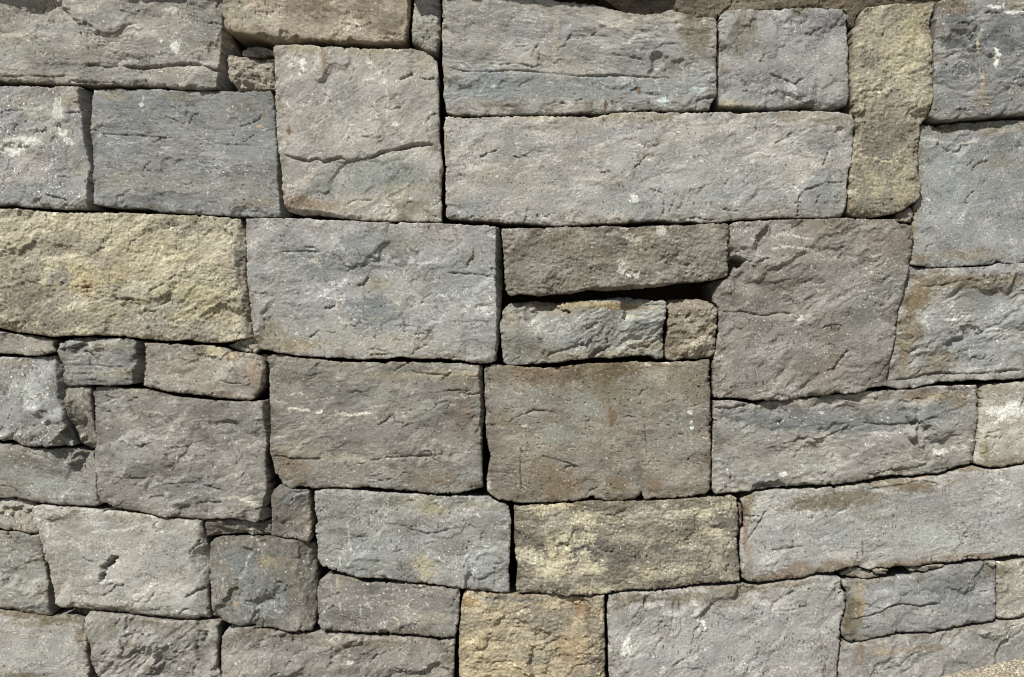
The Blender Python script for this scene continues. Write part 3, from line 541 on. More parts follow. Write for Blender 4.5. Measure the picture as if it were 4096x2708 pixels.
stone(LB, "blue-grey block with a golden brown left corner at the right edge, below the weathered block",
 "31 1307,903 1450,918 1700,916 1900,907 2080,893 2130,868 2200,882 2372,870 3000,858|32 3000,335 2372,363 2150,383 1950,383 1850,385 1700,403 1600,398 1450,433 1330,463 1200,465 1117,450 1112,350 1123,220 1157,100 1178,0|31 1181,1560 1193,1380 1223,1200 1253,1080 1290,970",
 (146,145,141), (134,135,135), z=6, grain=-20, stretch=2.4, rug=1.2, tick=70, white=.35, edge=9,
 cuts=[("31 1300,960 1350,1000 1450,1020 1600,990 1750,1000 2000,960 2372,950",.25)],
 cracks=[("32 1115,393 1300,375 1450,335 1600,318 1750,330 1950,325 2200,290 2372,290",10,3.4),("31 2372,1300 2250,1330 2130,1440 2030,1470 1900,1568",9,4),("31 1440,1090 1600,1075 1700,1050 1900,1010",7,3),("31 1420,1330 1500,1250",4),("31 2372,1115 2300,1130 2200,1160",5,3),("32 2030,330 2200,300",6)],
 steps=[("31 2372,1290 2250,1330 2130,1440 2030,1470 1880,1568",9,60),("31 1420,1100 1700,1050 1950,1010 2372,1110",6,60),("32 1115,393 1450,335 1950,325 2372,290",5,40),("31 1880,1550 2100,1500 2372,1440",4,40)],
 patches=[(2120,690,40,40,(138,114,72),.85),(2100,760,34,50,(136,114,78),.7),(2180,650,80,26,(132,112,80),.7),(2280,650,70,30,(134,116,90),.55),(2340,650,40,16,(138,118,90),.5),(2240,800,60,50,(130,134,142),.6),(2300,720,60,30,(138,144,150),.6),(2180,830,50,20,(134,118,88),.6),(2150,860,60,20,(140,122,96),.5),(2200,740,24,4,WHT,.6),(2300,770,50,12,(190,190,188),.4),(2090,830,16,50,(150,128,94),.6),(2340,800,40,30,(140,142,144),.4)],
 veins=[("31 1430,1370 1460,1440 1470,1520",3,(190,188,180)),("31 2372,1260 2200,1310 2100,1380",3.5,(184,184,180)),("32 1870,40 1860,250 1900,310",2.5,(176,172,160))])

stone(LB, "long tilted block with a dark blue-grey upper band, below the mauve block",
 "22 1858,565 1870,572 2000,570 2120,580 2200,602 2280,598 2372,582|32 200,562 400,547 550,522 800,517 900,492 1100,477 1300,477 1450,452 1600,432 1850,432 1920,424 1950,470 1957,560 1947,700 1932,850 1917,1000 1902,1120 1882,1158 1750,1188 1600,1246 1450,1258 1300,1271 1150,1271 1000,1298 850,1328 600,1348 400,1353 200,1363 0,1383|22 2372,1388 2250,1398 2150,1412 2000,1428 1880,1443 1857,1400 1854,1000 1862,800 1860,620",
 (148,144,137), (134,132,128), z=3, grain=-10, stretch=3.0, rug=1.15, tick=20, white=.4, edge=10,
 cracks=[("22 1870,645 1950,640 2000,648 2100,625 2200,610",9,3.5),("32 260,920 390,915 450,940 540,910 600,880 680,850 780,790",6,3),("32 870,780 1100,800 1300,785 1400,775 1480,730 1600,730",5),("32 1010,1250 1080,1240 1100,1220 1200,1222",5,3),("32 1490,1240 1540,1225 1700,1200",5),("22 1920,1420 1980,1380 2100,1385",5,3),("32 1430,870 1470,790",4)],
 steps=[("22 1880,1410 1960,1370|32 60,1180 100,1100 200,1010 350,970",-7,60),("32 350,990 600,880 870,785 1300,785 1700,650 1960,560",6,60),("32 0,860 150,820 400,800 800,770",5,50),("22 1960,1200 2050,1050 2100,990",6,30)],
 patches=[(1780,970,130,34,(116,119,124),.75),(1960,980,160,30,(120,123,127),.7),(2120,960,120,26,(118,121,126),.7),(2000,925,60,10,(140,134,116),.5),(2180,915,90,12,(150,128,96),.7),(2225,930,24,14,(140,112,74),.6),(2180,1045,22,8,WHT,.8),(2210,1040,12,8,WHT,.6),(1812,1098,12,7,WHT,.8),(1900,955,6,4,WHT,.7),(2040,1030,60,30,(138,130,132),.5),(1720,930,40,10,(150,150,150),.4),(1880,1060,60,30,(152,148,138),.5),(1750,1110,80,10,(122,124,128),.5),(2120,1090,90,16,(138,138,134),.4),(1735,1000,60,20,(160,156,152),.35)],
 veins=[("32 60,610 110,660 130,740",3,(156,134,114)),("32 180,670 175,780",3,(164,140,116)),("32 1500,700 1700,620 1950,540",3.5,(168,164,154)),("32 1540,550 1520,640",3,(164,158,130)),("32 1560,1080 1620,1030",5,WHT)])

stone(LB, "pale block with diagonal white streaks at the right edge, end of the tilted blue-banded block",
 "32 2000,427 2372,392 3000,350 3000,1040 2372,1143 2250,1173 2150,1192 2050,1195 1950,1172 1905,1155 1923,1050 1943,850 1963,650 1968,480",
 (170,166,157), (156,151,140), z=6, grain=-35, stretch=1.4, rug=0.6, tick=5, edge=14, bulge=5, white=.5,
 cuts=[("32 1975,1170 1992,1000 1960,900 1985,600 2000,480",.55)],
 cracks=[("32 1990,880 2080,860 2150,840",4)],
 patches=[(2320,950,60,14,(236,236,232),.5),(2345,935,26,8,WHT,.8),(2300,955,14,6,WHT,.7),(2270,1000,8,40,(190,184,168),.5),(2278,1050,10,30,(150,132,84),.75),(2320,1070,50,12,(150,134,104),.6),(2310,900,40,14,(160,148,122),.5)],
 veins=[("32 2100,700 2200,640 2310,600",6,WHT),("32 2120,740 2190,700",6,WHT),("32 2250,880 2372,800",3,(200,198,190))])

stone(LB, "thin slab with a pointed right end, at the left edge under the yellow block",
 "01 -900,1495 0,1500 150,1528 350,1552 450,1575|02 530,15 497,42 524,122 400,152 280,163 180,153 0,133 -900,128",
 (138,133,124), (124,120,112), z=3, grain=4, stretch=2.4, rug=1.2, white=.2)
stone(LB, "small dark grey block with a shaded right side, under the yellow lichen block",
 "02 540,45 620,20 700,-5 850,-8 1000,-5 1200,5 1290,18 1333,32 1338,100 1336,250 1326,388 1262,420 1150,433 900,428 700,436 640,428 612,400 597,300 562,200 528,120 532,70",
 (128,127,125), (116,115,113), z=4, grain=3, stretch=2.6, rug=1.3, edge=10, white=.3,
 cuts=[("02 1238,420 1242,270 1280,240 1275,150 1262,20",1.4),("02 540,100 700,50 900,40 1280,35",.5)],
 cracks=[("02 650,250 900,245 1000,262 1200,265",5),("02 680,430 690,330 900,320",4)],
 patches=[(270,865,60,12,(156,148,124),.5),(255,800,50,6,(168,158,132),.5),(240,845,7,24,(150,152,152),.4),(290,825,30,14,(134,136,138),.5)])
stone(LB, "small pinkish tan block with a rusty corner, right of the small dark grey block",
 "02 1347,42 1450,37 1600,47 1800,62 1950,62 2080,82 2150,112 2372,140|12 0,148 60,165 95,205 100,260 90,400 60,470 10,525|02 2372,560 2320,568 2200,558 2000,543 1900,523 1700,508 1550,488 1400,458 1327,443 1332,380 1347,250 1352,130",
 (150,141,129), (138,131,122), z=6, tick=60, grain=8, rug=1.1, edge=16, bulge=5, white=.3,
 cuts=[("12 30,520 60,400 70,250 60,160",.9)],
 patches=[(430,865,60,30,(158,142,126),.5),(500,815,26,12,(196,176,130),.7),(545,825,22,9,(186,164,116),.6),(532,832,4,5,(124,74,44),.9),(590,860,26,30,(160,128,104),.6),(516,870,16,16,(176,170,158),.5),(380,810,60,14,(150,148,142),.4)])
stone(CH, "pale crumbly mortar-like chip between the yellow lichen block and the pinkish tan block",
 "02 2080,70 2150,38 2210,5 2330,-12 2372,0|12 15,10 18,100 0,125|02 2372,137 2250,122 2150,103",
 (172,164,150), (152,144,130), kind='sand', z=-2, rug=1.8, edge=10, cat="stone chip", group="chips wedged between the blocks", depth=100)

stone(LB, "frayed block crusted with whitish bloom at the left edge, below the thin pointed slab",
 "02 -900,172 0,168 200,177 400,168 500,162 542,175 568,230 588,340 602,450 612,560 618,700 638,820 666,900 705,998 550,983 440,998 250,988 200,958 150,938 0,938 -900,938",
 (142,143,145), (126,125,123), z=8, tick=80, grain=-55, stretch=1.5, rug=1.4, white=.8, edge=10, mix=.1,
 cuts=[("02 690,960 615,790 592,650 550,550 540,400 500,200",1.1),("02 700,960 200,900 -200,880",.25)],
 cracks=[("02 120,940 150,870",6,3),("02 430,1000 440,950",6,3),("02 380,670 450,665 480,700",5)],
 patches=[(60,900,60,26,(176,177,178),.5),(80,930,30,24,(196,197,198),.5),(150,870,30,50,(150,148,142),.4),(40,870,40,30,(150,144,134),.4),(100,1000,70,24,(116,112,104),.6),(140,960,30,16,(196,198,198),.4),(30,840,50,10,(156,142,118),.5)])
stone(RS, "narrow upright brownish slab wedged left of the large dark grey block",
 "02 612,452 700,442 830,442 852,465 848,550 855,700 860,850 872,920 884,1028 800,1035 762,1040 722,998 692,968 663,870 634,750 628,600",
 (134,129,119), (118,114,104), z=4, grain=80, stretch=2, rug=1.7, edge=11, cat="stone", white=.35,
 cuts=[("02 870,960 830,975 690,965",.8),("02 880,920 845,880 850,500",.6)], cracks=[("02 750,850 770,780 790,720",4)])
stone(LB, "large dark brownish grey block in the left half, under the small blocks",
 "02 862,480 900,447 1100,452 1300,467 1390,470 1500,502 1700,542 1850,554 2050,573 2372,583|12 0,578 110,562 122,700 124,850 110,1000 102,1150 125,1300 135,1450 120,1520|13 80,0 145,60 125,118 0,128|03 2372,130 2250,105 2100,88 1950,100 1700,86 1550,70 1400,40 1250,14 1150,2|02 1050,1530 970,1503 935,1410 933,1300 908,1200 898,1050 893,900 873,750 863,600",
 (138,133,128), (126,123,118), z=9, grain=-10, stretch=2.0, rug=1.25, tick=85, white=.3, edge=10,
 cuts=[("13 60,0|12 110,1400 95,1200 105,1080 92,900 90,820 68,650 75,575",1.2)],
 cracks=[("02 1390,465 1450,480 1500,510 1525,548",9,3.5),("02 970,680 1030,680",6,3.5),("02 1000,1258 1150,1280 1280,1290 1400,1285",4),("02 1540,1340 1700,1330 1820,1325 1950,1360 2100,1410",4),("02 1830,1568 1850,1510 1940,1508 2085,1515",6,3),("02 1600,1010 1680,1005",4),("02 1390,1490 1440,1455 1550,1455",4),("02 1580,1130 1560,1060",4),("02 1960,700 2000,800",4),("13 0,10 130,-20",8)],
 steps=[("02 1240,530 1310,460",-6,30),("02 900,760 960,800 1050,850 1090,960 1060,1020",5,50),("02 1060,620 1150,640 1300,620",5,40),("02 1540,690 1650,740",5,40),("03 1150,2 1500,60 1800,40 2200,80",-3,40)],
 patches=[(255,940,40,20,(150,152,154),.4),(310,905,8,10,(190,182,160),.7),(270,1000,30,40,(122,114,108),.4),(400,910,60,12,(112,106,92),.6),(300,1040,50,40,(146,146,146),.5),(390,1080,20,30,(108,100,90),.5),(575,1155,20,8,(206,200,184),.7),(590,1165,14,10,(200,194,176),.6),(550,1150,20,4,(190,184,166),.5),(480,920,40,20,(146,138,134),.4),(560,1000,50,60,(122,118,112),.4),(450,1140,120,30,(140,140,140),.4)],
 veins=[("02 980,715 1080,715 1150,740 1300,740",3,(176,168,152)),("02 1330,680 1420,670 1540,690",3,(180,174,160)),("02 1560,915 1640,895",2.5,(186,180,170)),("02 1750,990 1950,1010 2180,1070",2.5,(164,158,152)),("02 1990,1460 2200,1480",3,(190,184,168))])
stone(LB, "grey block with a dark right end, at the left edge below the whitish block",
 "02 -900,970 0,973 60,968 200,988 300,1013 450,1023 700,1016 770,1053 887,1052 892,1150 903,1250 932,1400 958,1498 920,1548 850,1553 600,1533 400,1518 330,1523 250,1488 100,1473 0,1478 -900,1478",
 (138,136,131), (128,125,119), z=4, grain=6, stretch=1.8, rug=1.2, tick=30, white=.35, edge=12,
 cuts=[("02 910,1560 882,1350 868,1240",1.3),("02 -100,1040 300,1050 700,1060 890,1080",.15)],
 patches=[(60,1110,60,24,(150,152,152),.4),(130,1130,60,26,(156,158,158),.5),(40,1060,50,24,(140,132,118),.5),(40,1120,30,30,(128,118,98),.5),(180,1140,30,20,(150,150,148),.4)])
stone(RS, "thin flat brown stone lying between the large dark grey block and the small blue-brown block",
 "03 1912,108 2100,103 2250,122 2372,146|13 0,142 125,130 122,250 98,263 0,262|03 2372,258 2220,248 2000,253 1922,253 1917,180",
 (120,114,104), (104,99,90), z=3, stretch=3, rug=1.5, edge=10, cat="stone", cracks=[("03 2372,222 2300,225 2250,250",5)])
stone(RS, "small light stone with a knobbly right end in the lower left, at the left edge",
 "02 -900,1492 0,1492 150,1488 290,1528 322,1560|03 320,20 323,130 366,205 368,238 290,243 160,208 0,188 -900,186",
 (158,150,138), (142,135,124), z=5, rug=1.5, edge=14, cat="stone", white=.6,
 cuts=[("03 350,230 290,190 200,180 100,150",.5)], patches=[(20,1185,20,30,(160,158,156),.5),(60,1190,20,20,(158,140,118),.4),(20,1180,20,8,(190,178,140),.5),(66,1215,16,10,(120,108,86),.5)])
stone(LB, "greenish grey block at the left edge, left of the light block with the zigzag scar",
 "03 -900,207 0,207 180,218 300,253 372,248 395,350 398,450 427,600 448,720 477,870 483,950 495,985 380,983 250,968 150,938 0,918 -900,912",
 (148,146,138), (136,135,129), z=5, grain=3, stretch=2.2, tick=85, white=.35, rug=.9,
 cuts=[("03 500,920 350,895 200,910 -200,900",.3)],
 cracks=[("03 85,215 110,260 135,315",8,3),("03 240,235 250,270",5)],
 patches=[(60,1260,50,12,(122,112,96),.5),(120,1230,30,16,(124,112,90),.5),(100,1400,60,12,(126,126,128),.6),(70,1320,60,40,(156,153,146),.4)])
stone(LB, "light grey block with a zigzag scar in the middle of its face, lower left",
 "02 340,1548 400,1533 600,1548 800,1570|03 900,10 1150,22 1350,54 1550,84 1700,98 1883,108 1897,200 1902,280 1927,350 1932,500 1942,650 1942,800 1960,950 1960,1012 1800,1022 1650,1016 1400,988 1200,963 950,953 750,928 650,918 590,913 522,880 518,750 484,620 454,500 419,400 394,280 373,200 343,140 317,70 317,10",
 (164,162,156), (155,153,148), z=12, tick=78, grain=-15, stretch=1.5, rug=0.62, pore=1.2, edge=14, bulge=6, white=.15, facet=1.2,
 cuts=[("03 1960,985 1930,800 1900,650 1830,600 1785,500 1775,410 1850,330 1860,280 1870,110",.65),("03 1970,960 1650,985 1350,960 1200,900 900,880 690,850 640,900",.45),("03 690,850 520,800",.1)],
 cracks=[("03 960,680 972,620 995,572 972,540 1045,508 1052,475 1115,432",22,6),("03 1730,825 1850,750 1940,725",10,4),("03 1775,430 1780,385 1860,325 1850,280",8,3.4),("03 1670,985 1720,930 1780,920",6,3),("03 980,750 1010,710 1080,690",4),("03 790,440 830,480 900,490",5)],
 steps=[("03 960,690 995,572 972,540 1045,500 1115,425",14,35),("03 1330,120 1400,140 1440,190 1560,215 1700,210",-5,50),("03 850,210 1000,205 1150,195 1270,170 1340,120",-3,40),("03 660,650 670,500 760,480 920,490",-5,60),("03 500,700 520,560 700,400 760,250",-4,70),("03 700,800 850,850 1000,800 1100,770 1300,740",-3,60),("03 1730,830 1860,740 1945,715",9,40),("03 1500,800 1620,740 1700,740",4,30)],
 patches=[(170,1230,60,26,(148,140,134),.6),(170,1300,46,50,(144,138,132),.5),(190,1350,26,30,(160,146,132),.5),(300,1190,60,10,(186,180,168),.4),(420,1180,60,14,(136,130,118),.7),(470,1190,40,20,(134,130,124),.6),(480,1330,20,60,(132,128,120),.7),(300,1410,120,12,(132,124,116),.7),(420,1430,60,14,(128,124,116),.6),(430,1385,40,14,(188,185,182),.4),(470,1400,30,30,(130,128,122),.6),(140,1200,40,14,(140,132,116),.5)],
 veins=[("03 850,212 1000,208 1150,195 1270,175 1340,130",4,(190,186,178)),("03 920,690 1050,655 1180,665",4,(200,197,190)),("03 1120,860 1230,850 1280,880",4,(206,202,196))])
stone(LB, "small dark block with a blue-grey middle and rough brown right side, lower left",
 "03 1957,312 2000,278 2100,265 2372,268|13 0,271 180,266 350,294 480,324 538,334 547,450 556,600 556,800 566,950 540,1080 518,1138 300,1138 100,1108 0,1098|03 2372,1083 2250,1083 2150,1057 2035,998 1993,978 1963,820 1948,650 1950,450",
 (126,122,114), (114,111,105), z=8, grain=80, stretch=1.6, rug=1.3, edge=12, white=.35,
 cuts=[("13 405,1135 412,850 390,560 380,300",.42)],
 steps=[("13 0,600 150,560 390,550",-4,40)],
 patches=[(570,1330,60,50,(130,134,139),.7),(540,1290,36,30,(128,132,138),.6),(640,1370,30,60,(134,138,142),.7),(600,1400,60,30,(140,144,148),.6),(630,1300,30,14,(178,148,96),.6),(600,1250,60,20,(112,106,98),.5),(650,1310,40,30,(130,122,106),.5),(600,1440,60,10,(104,104,104),.6),(548,1395,5,5,(196,150,92),.7),(680,1350,20,60,(128,118,106),.5),(540,1350,20,30,(120,114,96),.5)],
 veins=[("03 2080,740 2085,640 2110,620",2.5,(190,176,130)),("03 2030,490 2090,460",2.5,(176,162,128))])
stone(RS, "small dark upright stone beneath the lower left corner of the large white-streaked block",
 "12 165,1395 230,1348 330,1388 420,1396 497,1402 512,1450 508,1568|13 510,20 530,120 515,200 528,275 490,316 350,288 180,253 138,253 152,60 160,0|12 158,1568 158,1450",
 (124,118,110), (108,103,96), z=3, rug=1.5, edge=12, grain=-30, cat="stone", cuts=[("13 490,300 520,200|12 500,1560 495,1400",1.0)],
 patches=[(680,1150,24,20,(132,136,138),.5),(720,1210,10,50,(160,148,126),.4),(690,1210,30,12,(140,130,116),.4)])
stone(LB, "grey block with pale yellowish veins, left of the dark mottled yellow block",
 "12 553,1402 700,1392 850,1398 1000,1410 1300,1430 1700,1454 2000,1460 2150,1465 2250,1513 2345,1543|13 2348,0 2366,150 2356,400 2343,600 2356,700 2348,783 2250,778 2180,773 1900,738 1700,708 1480,698 1380,682 1200,650 1100,645 950,640 800,595 650,553 583,508 568,470 578,380 558,200 563,150 583,120 562,20|12 553,1568",
 (146,147,145), (134,134,130), z=6, grain=-4, stretch=1.5, tick=85, rug=1.1, white=.5, edge=11,
 cracks=[("13 1400,195 1500,210 1570,240 1700,225 1800,190 1900,175",5),("13 890,262 1050,268",3),("13 1260,410 1380,380",4),("13 2205,630 2220,570 2205,530",4),("13 2215,715 2212,655",4),("12 1400,1500 1500,1510",4),("13 2085,330 2090,240 2130,200",4)],
 steps=[("13 2200,250 2250,180 2350,165",-6,40),("13 1250,400 1400,250 1600,250",4,50),("13 1400,500 1500,540 1620,640",-4,40),("12 1540,1568 1700,1500",5,30)],
 patches=[(1010,1180,60,12,(180,166,120),.5),(960,1160,60,12,(170,160,130),.5),(990,1320,24,34,(184,168,122),.55),(970,1300,30,20,(170,154,118),.5),(830,1290,70,50,(146,151,153),.6),(1120,1310,60,60,(150,154,156),.5),(800,1160,50,14,(124,118,106),.5),(790,1180,60,20,(128,124,118),.4),(900,1160,50,14,(118,116,106),.5),(1100,1170,60,10,(160,152,134),.5),(960,1370,80,12,(140,132,116),.4),(880,1240,60,12,(170,172,170),.3),(1165,1240,10,14,(118,116,110),.5),(940,1220,24,24,(128,126,116),.5)],
 veins=[("13 850,110 870,300 880,390 780,400",4,(186,180,166)),("13 780,430 790,550",3,(188,182,172)),("13 590,390 700,290 740,260",2.5,(182,178,170)),("13 1100,620 1200,560 1330,480",4,(176,170,150)),("13 800,380 880,560",3,(182,170,160)),("12 1420,1568|13 1440,60 1520,0",3,(184,176,142))])
stone(LB, "flat grey block scratched with pale marks, lower centre, left of the golden block",
 "13 580,678 640,645 680,608 800,625 900,648 1000,688 1150,688 1350,698 1500,718 1700,728 1885,745 1892,850 1882,1000 1867,1100 1847,1178 1700,1196 1600,1191 1450,1171 1300,1160 1050,1155 900,1146 780,1136 650,1122 605,1112 578,1050 575,900 562,750",
 (136,132,127), (124,121,116), z=3, grain=3, stretch=1.8, rug=1.1, white=.5, edge=12, tick=80,
 cracks=[("13 1800,930 1840,870 1840,810",5,3),("13 1330,1150 1370,1090",5)],
 steps=[("13 1350,1160 1500,1060 1700,980 1890,940",4,50),("13 600,720 650,740 690,735",-6,20)],
 patches=[(900,1340,90,10,(142,126,110),.6),(850,1365,80,12,(118,112,108),.5),(782,1350,5,14,(190,172,140),.7),(835,1330,40,8,(150,132,116),.5),(1000,1430,60,16,(160,154,128),.5),(750,1390,8,6,(186,184,178),.7),(760,1370,20,10,(120,122,124),.5),(920,1460,60,8,(120,108,94),.5)],
 veins=[("13 965,880 975,940 965,990",4,(180,176,166)),("13 1000,800 1040,890 1080,950 1075,1020",4,(182,178,166)),("13 1140,930 1200,860 1290,875",4,(180,174,158)),("13 780,860 785,960",3,(176,172,164)),("13 620,975 680,900",3,(182,178,170)),("13 1260,1010 1310,1040 1330,1090",3.5,(190,182,142)),("13 700,700 700,780",3,(176,172,164)),("13 1580,870 1600,920",3,(170,168,160))])
stone(SB, "golden yellow rough block at the bottom edge, centre",
 "13 1905,870 1923,800 1948,760 2100,775 2250,798 2372,794|23 60,799 400,799 480,824 700,815 858,806 856,1000 853,1050 862,1300 860,1900|13 1885,1900 1883,1568 1883,1300 1883,1100 1898,1000",
 (182,163,120), (152,140,114), kind='sand', z=8, rug=1.1, edge=11, bulge=5, facet=1.2, white=.3,
 cuts=[("23 740,1900 780,1500 800,1200 795,800",.35)],
 cracks=[("23 260,1330 330,1250 400,1215 430,1240 460,1270",6,4),("23 650,1180 720,1190",5)],
 patches=[(1090,1395,24,14,(188,148,66),.7),(1350,1410,20,22,(166,122,62),.75),(1200,1385,70,9,(142,138,130),.75),(1140,1390,20,10,(140,134,126),.6),(1090,1420,20,30,(160,148,128),.5),(1150,1540,80,30,(196,174,122),.7),(1330,1500,40,60,(176,142,90),.5),(1370,1450,18,60,(130,120,102),.55),(1240,1440,60,30,(150,136,112),.5),(1100,1500,30,50,(186,166,116),.5),(1180,1470,40,26,(150,134,104),.4),(1380,1540,20,40,(128,118,104),.6)])
stone(SB, "dark mottled block with pale yellow lichen patches above the golden block",
 "22 20,1547 200,1538 500,1523 700,1504 900,1504 1200,1504 1500,1489 1800,1464 2030,1449 2075,1480 2085,1568|23 2090,20 2093,180 2077,250 2087,400 2105,550 2105,668 1900,681 1700,706 1500,736 1300,751 1150,746 1000,766 900,786 700,801 600,791 500,806 400,786 200,781 60,786 34,760 39,650 54,520 24,400 19,0",
 (156,147,124), (122,114,98), kind='sand', z=9, rug=.85, edge=12, bulge=5, white=.45,
 cuts=[("23 2110,620 1970,480 1965,400 2080,260",.2)],
 cracks=[("23 905,415 935,390 940,365",8,3),("23 1960,520 1955,420 2000,330 2070,260",5,3),("23 1985,600 1975,520",5),("23 250,530 310,545 310,510",5)],
 steps=[("23 1950,560 1960,400 2030,300 2080,255",-5,40)],
 patches=[(1330,1260,50,40,(98,93,86),.75),(1290,1285,28,60,(196,182,140),.7),(1265,1320,44,20,(190,178,138),.6),(1295,1170,50,9,(200,186,144),.8),(1345,1212,24,5,(208,194,150),.9),(1380,1365,30,6,(206,192,146),.8),(1400,1180,60,20,(112,105,92),.5),(1300,1360,40,14,(100,97,92),.6),(1325,1242,38,14,(198,186,148),0.57),(1251,1182,27,16,(198,186,148),0.72),(1614,1360,22,16,(198,186,148),0.59),(1346,1364,41,9,(190,178,140),0.49),(1687,1171,40,12,(206,196,160),0.47),(1363,1239,17,21,(206,196,160),0.61),(1548,1264,22,10,(118,111,99),0.49),(1348,1187,41,12,(118,111,99),0.40),(1354,1311,42,20,(206,196,160),0.58),(1416,1273,24,14,(118,111,99),0.56),(1324,1243,41,20,(206,196,160),0.42),(1228,1283,31,16,(206,196,160),0.63),(1563,1252,36,11,(190,178,140),0.42),(1672,1216,23,10,(108,102,92),0.52),(1587,1315,35,16,(206,196,160),0.47),(1370,1190,37,11,(198,186,148),0.50),(1503,1322,18,13,(190,178,140),0.73),(1353,1282,16,13,(198,186,148),0.64),(1663,1238,15,13,(206,196,160),0.50),(1699,1204,42,21,(108,102,92),0.62),(1623,1184,34,11,(206,196,160),0.71),(1354,1199,27,17,(206,196,160),0.74),(1374,1311,26,8,(198,186,148),0.56),(1391,1365,24,17,(206,196,160),0.43),(1311,1273,18,8,(190,178,140),0.42),(1582,1208,36,10,(118,111,99),0.61),(1484,1290,22,13,(118,111,99),0.75),(1267,1300,39,14,(206,196,160),0.63),(1307,1287,22,15,(190,178,140),0.54),(1223,1221,29,11,(108,102,92),0.63),(1424,1220,21,8,(108,102,92),0.41),(1334,1227,21,20,(118,111,99),0.48),(1650,1231,25,8,(190,178,140),0.71),(1366,1309,33,14,(198,186,148),0.74)])
stone(CH, "thin brown splinter wedged upright right of the dark mottled block",
 "22 2100,1520 2125,1530 2135,1568|23 2140,10 2130,165 2112,190 2103,160 2101,40", (138,116,94), (120,100,82), z=-4, cat="stone chip", edge=4, group="chips wedged between the blocks", depth=100, jag=1.2)
stone(LB, "large square brown-stained block in the centre of the photo",
 "12 2113,290 2132,258 2200,240 2372,253|22 100,258 300,274 480,254 700,229 1000,224 1150,209 1300,219 1450,219 1828,194 1831,400 1841,700 1838,1000 1841,1300 1831,1400 1778,1437 1600,1467 1400,1477 1240,1487 1212,1466 1190,1438 1130,1486 1020,1506 850,1491 770,1476 735,1452 690,1471 600,1501 300,1517 0,1517|12 2372,1507 2250,1492 2182,1450 2143,1410 2138,1300 2153,1200 2170,1100 2145,980 2130,850 2130,700 2120,550 2117,400",
 (138,129,115), (122,114,101), z=6, tick=8, grain=4, stretch=2.2, rug=0.57, pore=1.5, white=.25, edge=11,
 cuts=[("12 2175,1440 2180,1280 2165,1150",.6),("22 -100,275 100,275 480,270 700,245 1830,228",.3)],
 cracks=[("12 2320,820|22 0,755 80,710 200,665 330,670 420,700",6,2.8),("12 2140,800 2200,803",7,3),("22 300,1090 420,1120 520,1150 620,1195",4),("22 680,1470 720,1410 800,1375",6,3),("22 1240,1100 1245,980 1225,790",4,2.4),("22 1500,875 1590,888",4),("22 20,1568|22 90,1400 80,1200 85,1000",4),("22 400,1040 480,1035",3),("12 2180,540 2165,350 2130,290",4),("22 640,770 700,770 730,740",3),("22 1050,1120 1130,1105 1160,1120",3)],
 steps=[("22 0,755 200,680 330,690 440,720",-5,40),("22 250,1085 450,1120 640,1200",5,70),("22 1270,1060 1240,1180 1220,1430",4,60),("22 680,1475 760,1385 880,1340",-5,50),("22 1440,650 1600,870",-3,60)],
 patches=[(1390,858,70,28,(118,100,70),1.0),(1345,866,60,24,(118,100,72),.95),(1440,852,70,22,(122,104,76),.95),(1410,905,60,50,(128,114,88),.75),(1250,870,60,24,(124,106,78),.8),(1600,880,40,40,(130,118,94),.6),(1402,880,9,24,(122,98,68),.8),(1365,880,9,36,(150,145,136),.3),(1415,970,14,26,(128,100,64),.8),(1300,870,14,36,(124,104,74),.7),(1210,860,40,20,(138,110,82),.65),(1280,865,16,10,(142,114,84),.6),(1290,1120,56,44,(132,108,80),.85),(1260,1090,50,40,(136,116,92),.7),(1430,1120,26,20,(132,108,74),.7),(1510,1120,30,22,(134,110,88),.75),(1560,870,26,30,(138,122,96),.6),(1200,930,80,40,(140,140,136),.4),(1350,940,50,40,(146,146,143),.5),(1300,1000,60,30,(142,143,140),.5),(1470,920,60,40,(132,124,110),.5),(1570,1000,70,70,(142,140,136),.4),(1470,970,20,26,(160,148,138),.5),(1430,1010,60,20,(158,148,134),.4),(1500,870,20,20,(170,162,146),.4),(1165,960,18,20,(138,124,96),.6),(1163,980,20,10,(150,132,100),.5),(1595,955,7,5,WHT,.9),(1600,978,5,5,WHT,.9),(1600,990,8,5,WHT,.8),(1500,970,9,40,(156,146,136),.4),(1480,1090,10,50,(114,112,108),.5),(1470,1130,20,10,(168,160,138),.5)],
 veins=[("22 1180,260 1240,240 1290,250",4,(186,180,168)),("12 2160,1450 2150,1300",7,(176,170,162))])
